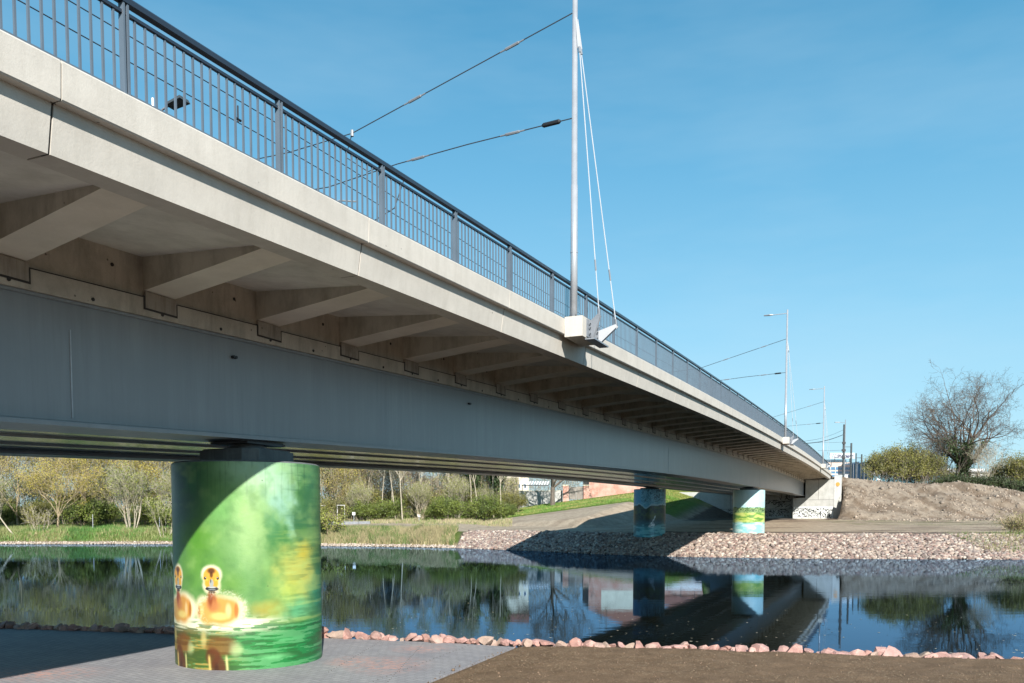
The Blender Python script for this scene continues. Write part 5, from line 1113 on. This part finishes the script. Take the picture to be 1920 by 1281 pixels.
def gcar(px, py, Y): return X_(px, Y), Y, Z_(py, Y)
zc = gz(X_(1000, 146), 146)
car('parked_car', 'silver car parked under the carport left of the yellow van', 'car', X_(990, 146), 146, zc, (.5, .52, .55)); car('parked_car', 'dark blue car between the silver car and the yellow van', 'car', X_(1003, 148.5), 148.5, zc, (.05, .09, .16)); car('parked_van', 'yellow van parked right of the two cars', 'van', X_(1018, 145), 145, zc, (.62, .42, .04), 3.4, van=True)
# low concrete block wall at the path
M['lowc'] = plain('blue_grey_concrete', (.22, .23, .25), .9)
t = thing('low_wall', 'low grey concrete block wall with a dark plank beside the path', 'wall', (X_(650, 113), 113, 3.2)); zl = gz(X_(650, 113), 113)
bxo('block', M['lowc'], t, X_(616, 113), X_(672, 113), 113, 113.5, zl - .3, zl + .4); bxo('block', M['lowc'], t, X_(672.6, 113), X_(694, 113), 113, 113.5, zl - .3, zl + .42); bxo('plank', M['bear'], t, X_(650, 113), X_(674, 113), 112.9, 113.4, zl + .5, zl + .56)
def sign(px, Y, h, w, label, nm='small_sign'):
    x_, z_ = X_(px, Y), gz(X_(px, Y), Y); t = thing(nm, label, 'sign', (x_, Y, z_)); mb = MB(); mb.tube([(x_, Y, z_ - .2), (x_, Y, z_ + h)], .04, 8); mb.build('post', M['galv'], t); bxo('plate', M['white'], t, x_ - w / 2, x_ + w / 2, Y - .08, Y - .05, z_ + h - w, z_ + h)
sign(664, 115, 1.5, .4, 'small white sign on a post by the low concrete block wall'); sign(786, 115, 1.1, .35, 'small white square sign in front of the green bushes')
def pole_thing(px, Y, h, label, r=.04, nm='marker_post', mat='galv', z=None, cat='post', group=None):
    x_ = X_(px, Y); z_ = gz(x_, Y) if z is None else z; t = thing(nm, label, cat, (x_, Y, z_), group); mb = MB(); mb.tube([(x_, Y, z_ - .3), (x_, Y, z_ + h)], [r * 1.1, r * .85], 10); mb.build('pole', M[mat], t); return t, x_, z_
pole_thing(175, 107, 2.0, 'thin pale steel marker post on the grass left of the pier'); pole_thing(300, 106, 1.8, 'short pale post among the shrubs left of the pier')
# white frames by the path
for px_, lab in ((606, 'white tubular barrier frame directly right of the duckling pier'), (640, 'white tubular barrier frame among the brushwood')):
    x_ = X_(px_, 117); z_ = gz(x_, 117) + 1.2; t = thing('barrier_frame', lab, 'barrier', (x_, 117, z_ - 1.2), 'white barrier frames')
    for a_ in (-.5, .5): mb = MB(); mb.tube([(x_ + a_, 117, z_ - 1.4), (x_ + a_, 117, z_ + 1.2)], .035, 6); mb.build('post', M['white'], t)
    mb = MB(); mb.tube([(x_ - .5, 117, z_ + 1.17), (x_ + .5, 117, z_ + 1.17)], .035, 6); mb.build('top_bar', M['white'], t)

# ------------------------------------------------------------------ beyond the bridge end
Yb = 260
M['sky_glass'] = plain('blue_facade', (.09, .20, .32), .15, 0, .2, .5); M['teal'] = plain('teal_cladding', (.13, .27, .33), .4, 0, .1); M['pinkp'] = plain('pinkish_plaster', (.55, .44, .38), .8, 0, .1, .3)
b = thing('office_building', 'pinkish office block with blue window bands under the white roof sign', 'building', (96, Yb, 8))
bxo('wall', M['pinkp'], b, 80, X_(1591, Yb), Yb, Yb + 20, 6, Z_(866, Yb)); bxo('top_storey', M['white'], b, 82, X_(1586, Yb), Yb + 1, Yb + 18, Z_(866, Yb), Z_(861.5, Yb))
for ya, yb_ in ((876, 881), (884, 888), (891, 896)):
    w_ = bxo('window_band', M['sky_glass'], b, 81, X_(1590, Yb), Yb - .1, Yb + .2, Z_(yb_, Yb), Z_(ya, Yb))
    for k in range(14): bxo('mullion', M['white'], w_, 82 + k * 1.45, 82.12 + k * 1.45, Yb - .16, Yb, Z_(yb_, Yb), Z_(ya, Yb))
bxo('white_band', M['white'], b, 81, X_(1590.5, Yb), Yb - .12, Yb + .2, Z_(890.5, Yb), Z_(888.6, Yb))
sg = thing('roof_sign', 'long white roof sign with dark blue slanted lettering and a light blue stroke', 'sign', (X_(1575, Yb - 2), Yb - 2, 21)); Ys = Yb - 2
bxo('board', M['white'], sg, X_(1553, Ys), X_(1599, Ys), Ys, Ys + .4, Z_(859.5, Ys), Z_(849.5, Ys))
mb = MB(); x0, x1 = X_(1556.5, Ys), X_(1558.5, Ys); zz0, zz1 = Z_(858.5, Ys), Z_(850.5, Ys); mb.hexa([(x0, Ys - .06, zz0), (x1 - .05, Ys - .06, zz0), (x1 - .05, Ys, zz0), (x0, Ys, zz0), (x0 + .3, Ys - .06, zz1), (x1 + .3, Ys - .06, zz1), (x1 + .3, Ys, zz1), (x0 + .3, Ys, zz1)]); mb.build('blue_stroke', plain('light_blue_sign', (.03, .22, .55), .5), sg)
tc_ = bpy.data.curves.new('sign_lettering', 'FONT'); tc_.body = 'L\u00fchrmann'; tc_.size = 1.55; tc_.shear = .3; tc_.extrude = .03; tc_.offset = .055
to = bpy.data.objects.new('sign_lettering', tc_); COL.objects.link(to); dg = bpy.context.evaluated_depsgraph_get(); me = bpy.data.meshes.new_from_object(to.evaluated_get(dg)); bpy.data.objects.remove(to)
me.materials.clear(); me.materials.append(plain('navy_sign', (.004, .015, .07), .5)); lt = bpy.data.objects.new('lettering', me); COL.objects.link(lt); lt.parent = sg; lt.rotation_euler = (math.pi / 2, 0, 0)
wl = max(v.co.x for v in me.vertices); sc_ = (X_(1597, Ys) - X_(1560, Ys)) / wl; lt.scale = (sc_, 1.02, 1); lt.location = Vector((X_(1560, Ys), Ys - .04, Z_(858.2, Ys))) - Vector(sg.location)
for px_ in (1562, 1590): bxo('leg', M['bear'], sg, X_(px_, Ys), X_(px_ + .8, Ys), Ys + .1, Ys + .4, Z_(866, Ys), Z_(859.5, Ys))
b = thing('glass_building', 'dark blue glass building right of the office block', 'building', (104, 240, 8)); Yd = 240
mb = MB(); a0, a1 = X_(1593.5, Yd), X_(1612, Yd); mb.hexa([(a0, Yd, 5), (a1, Yd - 8, 5), (a1, Yd + 10, 5), (a0, Yd + 10, 5), (a0, Yd, Z_(870.5, Yd)), (a1, Yd - 8, Z_(864, Yd - 8)), (a1, Yd + 10, Z_(864, Yd - 8)), (a0, Yd + 10, Z_(870.5, Yd))]); mb.build('facade', plain('dark_blue_glass', (.025, .07, .15), .12, 0, .3, .4), b)
for k in range(6): 
    f = k / 6 + .08; xx = a0 + (a1 - a0) * f; yy = Yd - 8 * f - .12; mb = MB(); mb.box((xx, yy, 11), (.08, .08, 14)); mb.build('mullion', M['galvd'], b)
b = thing('warehouse', 'long white hall with a teal base and blue slatted roof storey', 'building', (112, 245, 8)); Yw = 245
bxo('wall', M['white'], b, X_(1613, Yw), 135, Yw, Yw + 20, Z_(890.5, Yw), Z_(879, Yw)); bxo('base', M['teal'], b, X_(1613, Yw), 135, Yw - .05, Yw + 20, 4, Z_(890.6, Yw)); bxo('roof_storey', plain('blue_slats', (.14, .33, .48), .4, 0, .1), b, X_(1613, Yw), X_(1647, Yw), Yw + 2, Yw + 16, Z_(879, Yw), Z_(864.5, Yw))
for k in range(5): bxo('slat', M['sky_glass'], b, X_(1613, Yw), X_(1647, Yw), Yw + 1.9, Yw + 2.1, Z_(876.5 - k * 2.6, Yw), Z_(875.7 - k * 2.6, Yw))
b = thing('white_hall', 'pale low hall glimpsed between the shrubs right of the great tree', 'building', (130, 230, 8)); bxo('wall', M['white'], b, X_(1815, 230), X_(1930, 230), 230, 240, 5, Z_(887, 230)); bxo('roof', M['galvd'], b, X_(1813, 230), X_(1932, 230), 229.5, 240.5, Z_(887, 230), Z_(884, 230))
PG = 'dark poles standing past the bridge end'
for (px, Y, top, r, lab) in ((1578, 141, 796, .17, 'tallest thick dark pole past the bridge end carrying the heavy wire'), (1592.2, 160, 831, .19, 'second thick dark pole right of the tallest one'), (1601.5, 172, 850, .13, 'thinner dark pole before the blue glass building'),
                             (1612, 172, 852, .16, 'dark pole at the right end of the blue glass building'), (1619, 165, 880, .12, 'shortest dark pole before the white hall')):
    z0 = gz(X_(px, Y), Y); zz = Z_(top, Y) - z0; t, x_, z_ = pole_thing(px, Y, zz, lab, r, 'trackside_pole', 'bear', None, 'pole', PG)
    if top == 796:
        for dz, w_ in ((-3.2, .3), (-4.4, .35), (-5.6, .3)): bxo('bracket', M['black'], t, x_ - w_, x_ + w_ * .7, Y - .3, Y - .05, Z_(796, Y) + dz, Z_(796, Y) + dz + .35)
    if top in (831, 852):
        mb = MB(); zq = Z_(top, Y) - .7; mb.tube([(x_, Y, zq), (x_ - 1.1, Y, zq)], .05, 6); mb.build('arm', M['bear'], t)
t = thing('street_lamp', 'slim lamp mast with a short arm behind the tallest dark pole', 'street lamp', (X_(1580.3, 142.5), 142.5, gz(X_(1580.3, 142.5), 142.5))); x_ = X_(1580.3, 142.5); zt_ = Z_(787, 142.5)
mb = MB(); mb.tube([(x_, 142.5, 8), (x_, 142.5, zt_)], [.09, .05], 10); mb.build('pole', M['galvd'], t); mb = MB(); mb.tube([(x_, 142.5, zt_ - .5), (x_ - 1.0, 142.5, zt_ - .45)], .03, 6); mb.build('lamp_arm', M['galvd'], t); bxo('lamp_head', M['galvd'], t, x_ - 1.75, x_ - .95, 142.35, 142.65, zt_ - .5, zt_ - .38)
x_ = X_(1582.5, 140); zb_ = gz(x_, 140); t = thing('signal_box', 'small white cabinet at the foot of the tallest dark pole', 'cabinet', (x_, 140, zb_)); bxo('body', M['white'], t, x_ - .2, x_ + .3, 139.8, 140.2, zb_ - .1, zb_ + 1.1); bxo('cap', M['galvd'], t, x_ - .25, x_ + .35, 139.75, 140.25, zb_ + 1.1, zb_ + 1.2)
def wire(label, A, Bq, r, name='catenary_wire'):
    n = 14; pts = [Vector(A).lerp(Vector(Bq), i / n) - Vector((0, 0, math.sin(math.pi * i / n) * (Vector(A) - Vector(Bq)).length * .012)) for i in range(n + 1)]; mb = MB(); mb.tube(pts, r, 5); tag(mb.build(name, M['cable'], None), label, 'wire', 'wires past the bridge end')
wire('heavy black wire rising to the tallest dark pole past the bridge end', (X_(1500, 118), 118, Z_(832, 118)), (X_(1577, 141), 141, Z_(815, 141)), .05)
wire('thin wire running above the heavy wire past the third mast', (X_(1500, 118), 118, Z_(828, 118)), (X_(1577, 141), 141, Z_(806, 141)), .02)
for k, (ya, yb_, ins, lab) in enumerate(((829, 829, True, 'upper'), (844, 844, True, 'lower'))):
    wire('%s level thin wire ending at the tallest dark pole' % lab, (X_(1530, 141), 141, Z_(ya + 1, 141)), (X_(1577, 141), 141, Z_(yb_, 141)), .018)
t = thing('striped_board', 'small red and white slanted striped board under the olive trees', 'board', (X_(1652, 138), 138, 8.6)); x_ = X_(1652, 138); z_ = gz(x_, 138)
for k, mt in enumerate((M['white'], plain('red_stripe', (.5, .08, .06), .6), M['white'], M['teal'])):
    mb = MB(); a_ = x_ - .9 + k * .35; mb.hexa([(a_, 138, z_ + .1 + .9 - k * .25), (a_ + .8, 138, z_ + .0 + .5 - k * .25), (a_ + .8, 138.05, z_ + .5 - k * .25), (a_, 138.05, z_ + 1.0 - k * .25), (a_ + .05, 138, z_ + 1.25 - k * .25), (a_ + .85, 138, z_ + .75 - k * .25), (a_ + .85, 138.05, z_ + .75 - k * .25), (a_ + .05, 138.05, z_ + 1.25 - k * .25)]); mb.build('stripe', mt, t)

n = 9000; r = np.random.default_rng(50); X = r.uniform(44, 92, n); Y = r.uniform(100, 128, n); L_, s_q = Ls(X, Y); k = (L_ < 6.3) & (Y > 104) & (r.random(n) < .25 + 1.2 * (vnoise(X, Y, .4, 3) > .52)); X, Y = X[k], Y[k]; n = len(X)
s_ = r.gamma(2, .035, n)[:, None] + .03; bs = np.array([rock_shape(r, I1, 5) for _ in range(8)])[r.integers(0, 8, n)] * s_[:, :, None]
P = (bs + np.stack([X, Y, ground_h(X, Y)], 1)[:, None]).reshape(-1, 3); Fv = (FI1[None] + (np.arange(n) * len(I1))[:, None, None]).reshape(-1, 3)
o = np_mesh('earth_clods', P, Fv, M['veg']); set_cols(o, np.repeat(np.array([(.23, .185, .145)]) * r.uniform(.5, 1.6, (n, 1)), len(I1), 0)); tag(o, 'loose clods and stones on the sandy mound', 'soil', kind='stuff')
r = np.random.default_rng(61); n = 420; X = r.uniform(-9, 14, n); Y = ynear(X) + .9 + r.gamma(1.6, 2.6, n); s_ = r.uniform(.012, .035, n); a = r.uniform(0, 6.28, n); Zf = np.full(n, .004)
P = np.stack([np.stack([X + s_ * np.cos(a + k * 1.571) * (1.6 if k % 2 else .7), Y + s_ * np.sin(a + k * 1.571) * (1.6 if k % 2 else .7), Zf + .002 * k], 1) for k in range(4)], 1).reshape(-1, 3)
o = np_mesh('floating_leaves', P, np.arange(4 * n).reshape(n, 4), M['veg']); set_cols(o, np.repeat(np.array([(.36, .33, .25)]) * r.uniform(.4, 1.4, (n, 1)), 4, 0)); tag(o, 'tiny pale leaf bits floating on the river', 'leaves', kind='stuff')
# straw and clods scattered on the bare soil
r = np.random.default_rng(40); n = 16000; X = r.uniform(-3.5, 11, n); Y = r.uniform(11.8, 18, n); k = (yb_pav(X) - Y > .5) & (ynear(X) - Y > .05) & (vnoise(X, Y, .8, 3) > .42); X, Y = X[k], Y[k]; n = len(X)
GZi = .285 + (vnoise(X, Y, .5, 3) - .5) * .10 + (vnoise(X, Y, 3.2, 4) - .5) * .05 + .07 * sstep(.3, 1.6, (yb_pav(X) - Y) / 2.83)
a = r.uniform(0, 6.28, n); ln = r.uniform(.01, .04, n); ww = .0016; tz = r.uniform(-.01, .012, n)
P = np.stack([np.stack([X - np.cos(a) * ln, Y - np.sin(a) * ln, GZi + .008 - tz], 1), np.stack([X - np.sin(a) * ww, Y + np.cos(a) * ww, GZi + .012], 1), np.stack([X + np.cos(a) * ln, Y + np.sin(a) * ln, GZi + .008 + tz], 1), np.stack([X + np.sin(a) * ww, Y - np.cos(a) * ww, GZi + .010], 1)], 1).reshape(-1, 3)
o = np_mesh('straw', P, np.arange(4 * n).reshape(n, 4), M['veg']); set_cols(o, np.repeat(np.array([(.32, .25, .16)]) * r.uniform(.5, 1.3, (n, 1)), 4, 0)); tag(o, 'fine straw and root bits scattered over the brown soil', 'straw', kind='stuff')
n = 7000; X = r.uniform(-3.5, 11, n); Y = r.uniform(11.8, 18, n); k = (yb_pav(X) - Y > -.9 * r.random(n) ** 4) & (ynear(X) - Y > -.1); X, Y = X[k], Y[k]; n = len(X); GZi = .285 + (vnoise(X, Y, .5, 3) - .5) * .10 + (vnoise(X, Y, 3.2, 4) - .5) * .05 + .07 * sstep(.3, 1.6, (yb_pav(X) - Y) / 2.83)
s_ = r.gamma(2, .003, n)[:, None] + .003; bs = np.array([rock_shape(r, I1, 5) for _ in range(8)])[r.integers(0, 8, n)] * s_[:, :, None]
P = (bs + np.stack([X, Y, GZi], 1)[:, None]).reshape(-1, 3); Fv = (FI1[None] + (np.arange(n) * len(I1))[:, None, None]).reshape(-1, 3)
o = np_mesh('soil_clods', P, Fv, M['veg']); set_cols(o, np.repeat(np.array([(.17, .112, .07)]) * r.uniform(.5, 1.15, (n, 1)), len(I1), 0)); tag(o, 'small crumbs of brown soil on the near bank', 'soil', kind='stuff')
